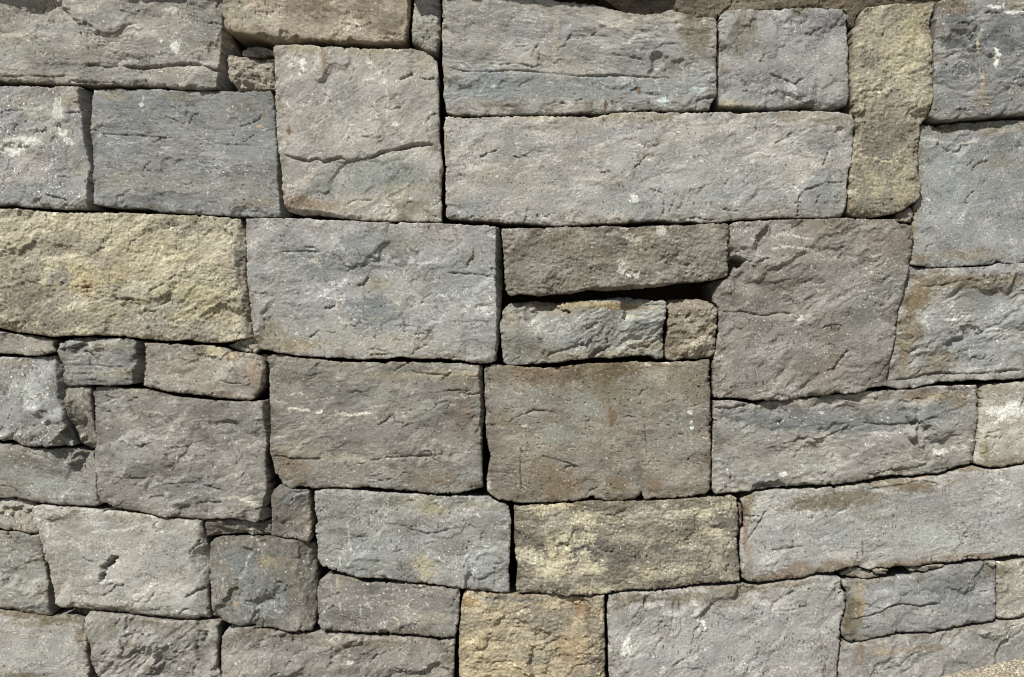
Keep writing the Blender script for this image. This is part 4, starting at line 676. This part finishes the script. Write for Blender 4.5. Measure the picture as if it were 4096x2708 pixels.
stone(LB, "large grey block streaked with thin white wavy lines, centre left of the brown-stained block",
 "12 40,150 100,150 180,143 400,174 700,204 950,219 1200,219 1450,214 1700,219 1950,234 2105,254 2097,330 2107,500 2117,700 2100,850 2100,1000 2102,1200 2107,1378 2050,1387 1900,1426 1750,1436 1600,1426 1350,1406 1150,1386 1000,1376 850,1381 700,1376 500,1386 440,1371 330,1381 262,1348 242,1310 195,1250 170,1150 135,1070 135,900 140,750 137,500 127,350 125,225 85,175",
 (134,130,121), (121,117,110), z=7, grain=-12, stretch=2.6, rug=0.85, tick=0, white=.25, edge=10,
 cuts=[("12 2095,1378 2090,1200 2082,850 2080,550 2058,350 2062,250",1.3),("12 180,1250 140,1090 130,1000",.1),("12 2150,300 1800,270 1500,255 1000,240 400,215",.2)],
 cracks=[("12 870,1170 1000,1155 1110,1120 1210,1105 1340,1098 1440,1085 1600,1085 1700,1070",6,2.8),("12 140,1085 250,1090 350,1110 550,1115 650,1100",6,3),("12 1130,810 1210,760 1260,710",5),("12 1420,290 1500,320 1680,330 1780,345 1830,300",6,3),("12 1720,490 1850,480 2000,485",5),("12 1650,660 1680,600 1800,570",4),("12 2030,900 2070,820 2090,700",5,3),("12 840,1130 840,1170 900,1230",4),("12 1720,400 1760,340 1820,310",5,3),("12 1350,820 1430,790 1480,770",4)],
 steps=[("12 870,1165 1110,1125 1340,1100 1600,1085 2090,1120",-5,70),("12 140,1080 350,1110 450,1230 450,1350",6,80),("12 600,480 680,430 750,415 900,420",-3,40),("12 1450,520 1520,430 1650,420",-4,50),("12 100,250 400,330 700,360 1100,310",4,60)],
 patches=[(690,1080,50,40,(134,112,92),.7),(660,1060,24,30,(128,102,78),.6),(880,1110,100,20,(142,138,136),.4),(1010,1110,80,20,(132,112,92),.6),(1070,960,30,60,(130,110,92),.6),(1060,890,40,30,(124,110,94),.55),(700,870,80,20,(114,108,98),.6),(760,900,60,20,(120,116,112),.4),(900,870,60,12,(160,142,112),.4),(1050,865,80,10,(176,156,124),.6),(700,1040,60,20,(162,154,134),.45),(800,1060,60,10,(180,172,150),.5),(960,870,60,10,(160,146,120),.5),(860,920,60,24,(150,148,140),.4),(900,1000,50,30,(138,130,134),.4),(980,950,50,30,(150,147,140),.4),(1090,1100,30,30,(150,150,150),.4)],
 veins=[("12 290,655 330,640 440,655 520,662",4.5,(214,210,196)),("12 550,685 580,690 620,665",4.5,(214,210,196)),("12 730,710 770,685 850,705 890,715 940,695 1080,697",4.5,(214,210,196)),("12 290,515 340,515 380,505 450,512",3,(200,194,182)),("12 650,560 700,545 740,560",3,(190,184,170)),("12 900,1165 1020,1140 1110,1115 1330,1098",4,(196,190,172)),("12 1280,685 1340,680 1430,678",3,(190,184,176)),("12 1780,600 1850,612",3,(204,198,182)),("12 1830,560 1900,535 1950,560",3,(190,180,160)),("12 400,890 300,900 150,920",3,(172,164,148)),("12 160,580 250,580 300,600",3,(176,170,158)),("12 1000,655 1100,630 1250,610",2.5,(180,172,162))])
stone(LB, "long pale block with brown-stained top and bottom edges, sloping up to the right edge",
 "22 2372,1398 2240,1423 2182,1453 2120,1490 2150,1568|23 2155,40 2145,170 2113,225 2113,400 2120,550 2125,640 2170,671 2250,691 2320,681|33 0,681 150,661 300,646 420,606 600,586 700,556 815,541 930,569 990,543 1100,552 1240,533 1350,541 1550,506 1780,496 1850,471 2000,486 2100,456 2200,446 2372,446 3000,420|32 3000,1060 2372,1162 2250,1189 2100,1214 1980,1199 1900,1185 1750,1219 1600,1269 1450,1279 1300,1299 1150,1304 1050,1324 850,1354 600,1374 350,1384 0,1404",
 (157,156,153), (148,147,146), z=5, grain=-14, stretch=2.2, tick=80, rug=0.69, white=.2, edge=12,
 cuts=[("32 -200,1440 0,1430 300,1415 850,1385 1200,1340 1600,1310 1900,1235 2372,1200",.18)],
 cracks=[("23 2180,295 2240,200 2300,110 2345,10",6,2.8),("32 900,1400 1100,1370 1250,1350 1400,1310",5),("33 1780,500 1800,465 1820,450 1910,447",5,2.6),("33 1950,100 1970,185",4),("33 0,385 150,375 250,355 330,360",4),("33 580,80 650,30 740,0",4),("33 120,290 130,330",4),("33 820,400 830,480",4)],
 steps=[("23 2180,295 2260,170 2350,0|32 10,1550 35,1430",5,50),("33 580,80 740,0|32 800,1500 1000,1420 1250,1350",-5,70),("33 0,500 200,470 500,400 900,330",4,60),("32 700,1568 1300,1500 1900,1400 2372,1300",3,90)],
 patches=[(1900,1165,80,24,(124,108,82),.75),(1980,1150,70,20,(128,110,80),.7),(2070,1120,90,16,(132,112,82),.7),(2200,1080,100,18,(140,114,78),.7),(2320,1060,60,14,(150,122,86),.6),(2130,1130,50,14,(128,108,80),.6),(1730,1170,16,40,(146,124,98),.8),(1726,1230,8,50,(150,122,96),.8),(1735,1290,9,50,(154,130,108),.5),(1850,1320,60,20,(146,122,98),.75),(1930,1310,60,20,(144,120,92),.7),(2100,1305,90,12,(150,128,102),.65),(2250,1290,100,12,(158,134,108),.6),(1800,1335,60,10,(150,120,90),.7),(2000,1230,200,40,(160,161,161),.5),(2200,1250,120,40,(162,163,163),.5),(2020,1195,50,20,(132,130,112),.5),(2140,1180,90,30,(142,140,132),.4),(1995,1265,3,22,(116,100,80),.7),(1780,1230,30,60,(158,158,160),.5),(1760,1190,30,16,(182,178,168),.5)],
 veins=[("32 1180,1350 1400,1290 1700,1230",3,(184,150,108)),("32 1300,1370 1600,1330 1900,1290",2.5,(170,146,112))])
stone(LB, "large smooth light grey block with white droppings, right of the golden block",
 "23 894,806 982,796 1004,777 1300,770 1500,756 1700,726 2000,706 2130,696 2250,716 2372,711|33 0,706 300,661 450,626 655,630 668,740 704,800 704,900 674,1000 656,1100 650,1300 636,1450 618,1900|23 890,1900 902,1568 889,1350 893,1250 879,1050 884,900",
 (160,158,155), (150,149,149), z=8, grain=-38, stretch=1.8, tick=82, rug=0.71, pore=1.2, white=.15, edge=10, facet=1.1,
 cuts=[("23 870,830 1300,790 1700,750 2372,725|33 300,680 650,640",.15)],
 cracks=[("23 1350,1150 1360,1080 1390,1030",5,3),("23 1300,1370 1320,1290 1410,1180",6,4),("23 1100,1010 1150,990",5,3),("23 930,1410 1050,1385 1150,1365",4),("23 1480,1460 1540,1410 1600,1385",5,3),("33 0,960 60,870 150,810 260,760",7,5),("33 40,945 200,940 390,895",4),("23 1430,1200 1470,1100 1500,830",4),("33 490,1250 570,1350 520,1450 500,1568",5,3.4),("23 1480,1240 1560,1130 1540,830",4)],
 steps=[("23 1300,1380 1330,1280 1420,1170",-7,60),("23 2100,1568 2200,1400 2372,1250",6,110),("23 2372,1000 2250,1080 2050,1150",6,90),("33 0,975 130,820 270,750 430,700",-6,80),("33 430,1568 480,1400 470,1200 440,950",5,60),("23 900,1400 1050,1380 1290,1350",-4,40),("23 920,960 980,900 1130,830",5,40)],
 patches=[(1450,1495,14,16,WHT,.95),(1442,1508,9,9,WHT,.8),(1455,1478,5,6,(230,230,230),.9),(1618,1434,6,10,(226,226,224),.9),(1628,1440,4,9,(226,226,224),.9),(1617,1455,4,4,WHT,.8),(1630,1455,4,8,WHT,.8),(1605,1395,14,10,(196,194,188),.7),(1500,1402,12,6,(190,188,182),.5),(1480,1385,60,12,(134,118,96),.8),(1440,1390,20,20,(146,126,108),.7),(1600,1380,60,14,(132,116,92),.75),(1700,1360,90,14,(140,122,96),.7),(1800,1350,80,10,(142,128,106),.6),(1690,1385,60,18,(136,124,102),.5),(1560,1390,30,20,(138,124,104),.5),(1750,1480,110,60,(164,164,165),.4),(1880,1390,60,40,(146,146,140),.5),(1440,1410,40,20,(140,136,128),.5),(1850,1500,60,50,(158,155,152),.4)],
 veins=[("23 1640,830 1700,870",6,(210,208,204)),("33 0,930 200,920 400,890",2.5,(180,178,172))])
stone(LB, "blue-grey block with a yellowish stripe at its left end, at the lower right",
 "33 690,662 880,665 1090,650 1180,640 1350,610 1480,598 1560,575 1650,535 1800,515 1950,500 2100,486 2110,600 2106,850 2104,1028 2086,1046 1900,1086 1700,1106 1550,1146 1400,1146 1200,1156 1060,1176 900,1216 770,1244 724,1228 676,1178 671,1100 697,980 727,870 717,760 690,720",
 (144,144,145), (130,132,134), z=4, grain=-12, stretch=1.6, rug=0.85, tick=75, white=.3, edge=10,
 cuts=[("33 710,1180 740,1100 690,1060",.3),("33 680,700 890,690 1180,670 1500,620 1700,560 2110,520",.2)],
 cracks=[("33 720,1028 800,1020 950,990 1060,945 1120,905 1170,890 1250,885 1400,905 1500,890 1600,880",9,3.2),("33 850,1110 920,1112 930,1090",5,2.6),("33 1165,740 1160,690 1190,600",5)],
 steps=[("33 720,1028 950,990 1170,890 1400,905 1550,890",8,60),("33 1165,640 1165,740 1080,790 980,810",5,40)],
 patches=[(1987,1395,16,50,(166,142,98),.75),(1965,1400,20,44,(122,112,88),.75),(1975,1440,30,18,(120,106,80),.7),(2190,1370,60,40,(124,128,136),.6),(2240,1340,60,20,(118,114,104),.6),(2100,1350,60,30,(138,141,146),.5),(2150,1440,90,24,(152,151,152),.5),(1990,1470,60,24,(132,126,116),.6),(2060,1430,30,24,(138,136,128),.5),(2140,1415,26,8,(178,172,160),.6),(2290,1320,20,14,(122,108,86),.6),(2120,1345,14,8,(126,118,98),.5),(2040,1340,60,10,(150,140,120),.4),(1960,1450,12,20,(126,104,76),.6)])
stone(CH, "thin flat brown stone tucked above the yellowish stripe of the lower right block",
 "33 682,632 740,585 820,552 930,580 1000,612 1060,630 880,655 720,645", (144,136,120), (126,118,104), z=4, cat="stone chip", edge=8, stretch=3, group="chips wedged between the blocks", depth=120, rug=1.3)
stone(CH, "tiny brown pebble right of the thin flat brown stone, under the long lower block",
 "33 945,574 990,552 1050,556 1102,566 1090,608 1060,616 1000,606", (146,137,120), (130,121,104), z=7, cat="stone chip", edge=9, group="chips wedged between the blocks", depth=80)
stone(CH, "thin tapering brown flake above the blue-grey block, under the long lower block",
 "33 1270,556 1400,552 1540,522 1640,522 1560,565 1480,588 1400,590 1320,590", (142,134,118), (124,116,102), z=3, cat="stone chip", edge=8, stretch=3, group="chips wedged between the blocks", depth=100)
stone(LB, "pale rough-faced block at the right edge, end of the lower right course",
 "33 2118,498 2200,496 2240,486 2372,466 3000,440 3000,930 2372,1001 2250,1021 2150,1031 2114,1011 2120,850 2122,600",
 (160,154,144), (142,137,129), z=7, grain=-40, rug=1.4, stretch=1.5, white=.6, edge=12,
 cuts=[("33 2150,1010 2150,540",.35)], patches=[(2340,1330,30,20,(186,182,172),.5),(2320,1325,10,30,(166,156,128),.5),(2340,1400,30,30,(166,160,148),.4)])
stone(LB, "bottom right block with pale ripples, partly hidden by the sandy ground",
 "33 672,1206 762,1260 900,1231 1060,1196 1200,1176 1400,1166 1560,1166 1700,1126 1900,1106 2097,1066 2142,1046 2250,1041 2372,1016 3000,945 3000,2000 626,2000 648,1450 664,1290",
 (148,146,142), (136,134,131), z=6, grain=-38, stretch=1.8, tick=70, rug=1.15, white=.3, edge=12,
 cuts=[("33 620,1600 700,1290 740,1240",.3),("33 700,1300 900,1265 1200,1220 1700,1170 2372,1060",.2)],
 steps=[("33 1200,1568 1350,1400 1600,1290 1750,1240",6,90),("33 1000,1560 1150,1400 1350,1250",-6,70),("33 1750,1250 1900,1200 2200,1160",4,60)],
 cracks=[("33 1180,1480 1280,1380 1400,1320",4),("33 2190,1105 2280,1085 2350,1070",4)],
 patches=[(2040,1510,50,10,(176,156,128),.6),(1990,1510,14,40,(146,122,96),.6),(2080,1505,60,8,(178,158,134),.5),(2300,1460,60,14,(172,168,158),.4),(2140,1500,60,10,(140,118,92),.5),(2260,1500,80,30,(142,138,138),.4),(2250,1450,60,10,(132,118,96),.4)],
 veins=[("33 2180,1105 2260,1090 2372,1065",4,(196,192,180)),("33 860,1265 940,1265 1000,1240 1110,1225",4,(186,164,136))])
stone(LB, "light speckled block at the bottom left corner, brown along its top",
 "03 -900,930 0,938 150,954 300,979 500,1004 620,992 700,1000 785,1040 806,1100 826,1180 816,1300 826,1400 841,1500 846,2000 -900,2000",
 (160,156,149), (150,148,144), z=8, grain=-10, stretch=1.6, tick=85, rug=0.55, pore=1.5, white=.25, edge=14,
 cuts=[("03 -200,1030 200,1040 500,1060 780,1080",.12),("03 845,1568 790,1400 815,1250",.4)],
 patches=[(60,1420,80,12,(130,112,82),.8),(140,1435,60,10,(128,112,82),.7),(190,1470,12,30,(134,114,88),.7),(90,1440,60,10,(146,132,106),.5),(190,1430,16,14,(126,112,88),.5),(60,1560,90,8,(110,92,74),.7),(120,1500,60,40,(158,158,158),.4)])
stone(LB, "bottom edge block with crumpled flaky relief, second from the left",
 "03 806,1000 842,956 1050,976 1300,996 1600,1031 1700,1041 2000,1036 2054,1054 2028,1100 2036,1170 2026,1300 2034,1450 2058,1540 2058,2000 1010,2000 940,1550 886,1430 866,1350 846,1180 806,1060",
 (148,144,139), (136,132,127), z=8, grain=-40, stretch=1.4, tick=80, rug=1.8, white=.25, edge=12, facet=1.6,
 cracks=[("03 1080,1085 1110,1050 1125,1010",6,3),("03 1850,1200 1840,1270 1860,1400 1850,1450",10,7),("03 1830,1450 1800,1500 1810,1568",6,4),("03 1860,1180 1870,1120",7,4),("03 1270,1220 1330,1180 1340,1150",6,4),("03 1940,1120 1920,1200 1890,1240",8,5)],
 steps=[("03 1000,1180 1060,1060 1120,1010",-5,40),("03 1480,1110 1560,1170 1620,1180 1700,1180",6,30),("03 1860,1568 1880,1450 1960,1400",5,30),("03 1700,1200 1830,1300 1850,1568",6,60)],
 patches=[(250,1460,50,24,(132,126,112),.6),(300,1440,90,10,(122,114,102),.6),(430,1450,60,10,(134,126,114),.5),(470,1500,24,50,(118,113,106),.5),(380,1480,60,24,(152,150,148),.4),(420,1560,40,10,(118,112,104),.4)])
stone(RS, "small dark mortar lump in the gap under the light zigzag-scarred block",
 "03 640,955 660,925 760,935 830,945 800,1000 790,1030 730,1005 660,985", (112,102,86), (94,86,72), kind='mort', z=-8, rug=1.8, edge=10, cat="mortar lump", group=None, depth=120)
stone(LB, "wide brownish grey block at the bottom edge, left of the golden block",
 "03 2143,1078 2200,1087 2372,1097|13 0,1111 100,1127 350,1161 500,1166 600,1150 750,1161 1000,1171 1060,1191 1250,1181 1500,1201 1700,1221 1845,1208 1845,1300 1834,1450 1822,2000|03 2080,2000 2076,1568 2056,1450 2041,1300 2046,1200 2095,1135",
 (142,136,129), (130,125,119), z=6, grain=-30, stretch=1.7, rug=1.35, tick=80, white=.25, edge=14,
 cuts=[("13 1840,1220 1300,1215 900,1200 500,1190 0,1150",.15),("03 2060,1500 2150,1160 2250,1100",.2)],
 cracks=[("13 230,1210 260,1185 310,1155",7,3.4),("13 345,1250 350,1200 330,1160",8,4),("13 660,1490 700,1440 710,1370 800,1300",8,6)],
 steps=[("13 640,1568 700,1400 800,1300 1000,1250",-8,70),("13 0,1450 100,1380 160,1280 180,1170",6,50),("13 20,1480 60,1450 100,1530 70,1560",5,20),("03 2100,1568 2200,1540 2372,1500",4,30)],
 patches=[(850,1490,120,12,(132,116,98),.6),(700,1470,60,14,(126,114,100),.6),(810,1530,14,6,WHT,.7),(900,1530,90,30,(146,138,134),.5),(660,1560,60,14,(150,146,140),.5),(560,1480,40,10,(118,110,98),.5),(1020,1490,40,14,(150,138,122),.4),(540,1530,30,24,(150,146,136),.5)],
 veins=[("13 1210,1220 1400,1220 1580,1240",3,(172,160,146)),("03 2170,1445 2230,1400",4,(196,192,182))])
# ------------------------------------------------------------------ mortar bed and coping at the top
q = 4096 / 2372.0
stone("mortar_bed", "rough brown cracked mortar bedded along the top of the blocks at the upper right",
 "20 780,-90 860,-30 930,20 1000,75 1080,112 1200,130 1350,120 1470,85 1600,135 1740,165 1860,160 1890,175 1925,138 2000,94 2250,85|30 0,87 200,72 400,57 530,55 700,72 748,118 752,180 770,232 825,236 822,178 858,108 898,82 1100,52 1300,42 1508,44 1535,30 1600,10 1690,5 1760,-90",
 (112,99,78), (90,80,62), kind='mort', z=-9, rug=.9, edge=5, jag=1.5, bulge=0, cat="mortar", group=None, depth=200, white=.15,
 cracks=[("20 2060,-90 2055,20 2000,70 1930,120 1900,170",9,2.6),("30 500,-90 497,0 490,50",9,2.6),("20 1080,115 1200,132 1250,125 1260,110",6,3)],
 patches=[(1750,8,60,12,(138,124,98),.5),(1930,10,60,14,(132,112,80),.6),(2050,8,80,8,(96,80,66),.6)])
# coping stones standing on the wall just above the photo: their ragged lower arris shades the top blocks
def overhang(edge, zc, zs, top=-700, left=None, right=None):
    e = P(edge)[::-1]
    dz = zc - zs
    e = e + np.array([-dz * math.tan(az), -dz * math.tan(el) / math.cos(az)])   # back along the sun's ray
    l = e[-1][0] if left is None else left; r_ = e[0][0] if right is None else right
    return np.concatenate([[(l, top), (r_, top)], e])
CG = "coping stones along the wall top"
stone("coping_stone", "dark overhanging coping stone above the top left block, at the photo's upper edge",
 overhang("00 -860,30 0,30 150,45 260,65 370,75 430,45 560,35 680,48 740,20 830,0 890,0 960,25 1060,20 1180,45 1290,60 1320,42 1400,50 1500,40 1560,38 1650,48 1760,30 1830,25 2070,38 2080,30", 95, 8),
 (120,118,112), (108,106,101), z=56, edge=5, bulge=0, jag=1.2, cat="coping stone", group=CG, depth=420, rug=.5)
stone("coping_stone", "overhanging coping stone above the small pitted stone and the long banded block",
 overhang("10 1500,90 1560,105 1640,80 1700,80 1735,0 1880,0 1980,15 2100,40 2200,50 2372,62|20 350,62 400,35 600,40 800,42 900,60 1050,75 1200,80 1440,60 1500,20", 95, 5),
 (120,116,108), (108,104,98), z=56, edge=5, bulge=0, jag=1.2, cat="coping stone", group=CG, depth=420, rug=.5)
stone("coping_stone", "short coping stone above the tan block, set back from its neighbours",
 "00 2095,-700 2372,-700|10 1200,-700 1210,-160 700,-156 0,-158|00 2095,-160",
 (126,120,110), (112,108,100), z=20, edge=12, cat="coping stone", group=CG, depth=420)
stone("coping_stone", "coping stone above the brown mortar at the upper right, set back",
 "20 1600,-700 2372,-700|30 0,-700 2950,-700 2950,-128 1500,-125 500,-130 0,-128|20 1610,-126",
 (128,122,110), (114,108,98), z=4, edge=12, cat="coping stone", group=CG, depth=420)

# ------------------------------------------------------------------ dark core behind the joints
X, Y = np.meshgrid(np.arange(-374, 4340, 26.0), np.arange(-330, 2900, 26.0))
H = -215 + fbm(X / 120, Y / 120, 801, 4) * 26
C = np.clip(s2l((58, 53, 46)) * (1 + .4 * fbm(X / 50, Y / 50, 802, 4)[..., None]), .01, 1)
GS_old = GS; GS = 26.0
core = build_mesh("rubble_core", X, Y, H, poly_sdf(X, Y, np.array([(-370, -320), (4330, -320), (4330, 2890), (-370, 2890)])), C,
                  np.ones(X.shape, bool), 330, M_CORE, 5.0)
GS = GS_old
core["label"] = "dark earthy rubble core glimpsed through the open joints between the blocks"
core["category"] = "wall core"

# ------------------------------------------------------------------ dry tuft growing on the square block
def tuft(px, py, n, seed):
    r = np.random.RandomState(seed); vs = []; fs = []
    for i in range(n):
        bx, by = px + r.uniform(-22, 22), py + r.uniform(-4, 8)
        a = r.uniform(0.1, math.pi - .1); L = r.uniform(8, 26); h0 = 4 + r.uniform(-3, 4); k = len(vs)
        w_ = 1.0; p = [bx, by, h0]; dirh = r.uniform(.1, .9)
        for s in range(4):
            t = s / 3
            x_ = bx + math.cos(a) * L * t + r.normal(0, 1); y_ = by - math.sin(a) * L * .55 * t + 6 * t * t; z_ = h0 + dirh * L * t * .6
            ww = w_ * (1 - .8 * t)
            vs += [(x_ - ww, y_, z_), (x_ + ww, y_ + ww * .5, z_), (x_, y_ - ww, z_ + ww)]
            if s:
                for j in range(3):
                    fs.append((k + 3 * (s - 1) + j, k + 3 * (s - 1) + (j + 1) % 3, k + 3 * s + (j + 1) % 3, k + 3 * s + j))
    W = [((x - 2048) * U, -z * U, (1354 - y) * U + CAMZ) for x, y, z in vs]
    o0 = W[0]
    me = bpy.data.meshes.new("dry_tuft"); me.from_pydata([(a - o0[0], b - o0[1], c - o0[2]) for a, b, c in W], [], fs)
    m = bpy.data.materials.new("dry_moss"); m.use_nodes = True
    t = m.node_tree; nz = t.nodes.new("ShaderNodeTexNoise"); nz.inputs["Scale"].default_value = 220
    cr = t.nodes.new("ShaderNodeValToRGB"); cr.color_ramp.elements[0].color = (.03, .024, .016, 1); cr.color_ramp.elements[1].color = (.13, .10, .07, 1)
    t.links.new(nz.outputs["Fac"], cr.inputs["Fac"]); t.links.new(cr.outputs["Color"], t.nodes["Principled BSDF"].inputs["Base Color"])
    t.nodes["Principled BSDF"].inputs["Roughness"].default_value = .95
    me.materials.append(m)
    o = bpy.data.objects.new("dry_tuft", me); o.location = o0; scene.collection.objects.link(o)
    o["label"] = "small dry brown tuft on the top edge of the large square cracked block"; o["category"] = "dry plant"
tuft(1024 + 855 * K, 480 * K, 90, 5)

# ------------------------------------------------------------------ ground
def ground_z(x, y):
    """sandy ground, banked against the wall toward the right"""
    u = x / U + 2048
    edge = np.interp(u, [-1500, 0, 120, 300, 700, 3350, 3560, 3700, 3900, 4096, 4600, 5500],
                     [2694, 2702, 2710, 2730, 2790, 2790, 2746, 2702, 2672, 2622, 2550, 2510])
    zt = (1354 - edge) * U + CAMZ
    base = -0.08
    d = np.clip(-y - 0.02, 0, None)
    return base + (zt - base) * np.exp(-(d / 0.45) ** 1.5)
n = 420
gx = np.sign(np.linspace(-1, 1, n)) * (np.abs(np.linspace(-1, 1, n)) ** 3.2) * 400
gx = np.unique(np.concatenate([gx, np.arange(-3, 3.5, .004)]))
gy = -np.concatenate([np.arange(-.3, .5, .004), np.geomspace(.5, 400, 90)])
gy = np.concatenate([[400, 50, 10, 3, 1.0], gy])
GX, GY = np.meshgrid(gx, gy)
GZ = ground_z(GX, GY)
near = np.exp(-(GX ** 2 + GY ** 2) / 30)
GZ += (fbm(GX * 14, GY * 14, 901, 4) * .012 + fbm(GX * 90, GY * 90, 902, 3) * .007) * near
GZ = np.where(GY > .2, -0.08, GZ)
me = bpy.data.meshes.new("ground")
ny_, nx_ = GX.shape
ii = np.arange(ny_ * nx_).reshape(ny_, nx_)
F = np.stack([ii[:-1, :-1], ii[1:, :-1], ii[1:, 1:], ii[:-1, 1:]], -1).reshape(-1, 4)
me.vertices.add(ny_ * nx_); me.vertices.foreach_set("co", np.stack([GX, GY, GZ], -1).ravel().astype(np.float32))
me.loops.add(F.size); me.loops.foreach_set("vertex_index", F.ravel().astype(np.int32))
me.polygons.add(len(F)); me.polygons.foreach_set("loop_start", (np.arange(len(F)) * 4).astype(np.int32))
me.update(calc_edges=True); me.polygons.foreach_set("use_smooth", np.ones(len(F), bool))
m = bpy.data.materials.new("coarse_sand"); m.use_nodes = True
t = m.node_tree; N = t.nodes; L = t.links
tc = N.new("ShaderNodeTexCoord")
n1 = N.new("ShaderNodeTexNoise"); n1.inputs["Scale"].default_value = 150; n1.inputs["Detail"].default_value = 6; n1.inputs["Roughness"].default_value = .75
n0 = N.new("ShaderNodeTexNoise"); n0.inputs["Scale"].default_value = 12
L.new(tc.outputs["Object"], n1.inputs["Vector"]); L.new(tc.outputs["Object"], n0.inputs["Vector"])
cr = N.new("ShaderNodeValToRGB"); e = cr.color_ramp.elements
e[0].position = .34; e[0].color = (.055, .046, .036, 1); e[1].position = .66; e[1].color = (.58, .53, .43, 1)
k = e.new(.5); k.color = (.235, .205, .155, 1)
L.new(n1.outputs["Fac"], cr.inputs["Fac"])
L.new(cr.outputs["Color"], N["Principled BSDF"].inputs["Base Color"]); N["Principled BSDF"].inputs["Roughness"].default_value = .95
bp = N.new("ShaderNodeBump"); bp.inputs["Strength"].default_value = .8; bp.inputs["Distance"].default_value = .003
L.new(n1.outputs["Fac"], bp.inputs["Height"]); L.new(bp.outputs["Normal"], N["Principled BSDF"].inputs["Normal"])
me.materials.append(m)
g = bpy.data.objects.new("ground", me); scene.collection.objects.link(g); g["kind"] = "structure"
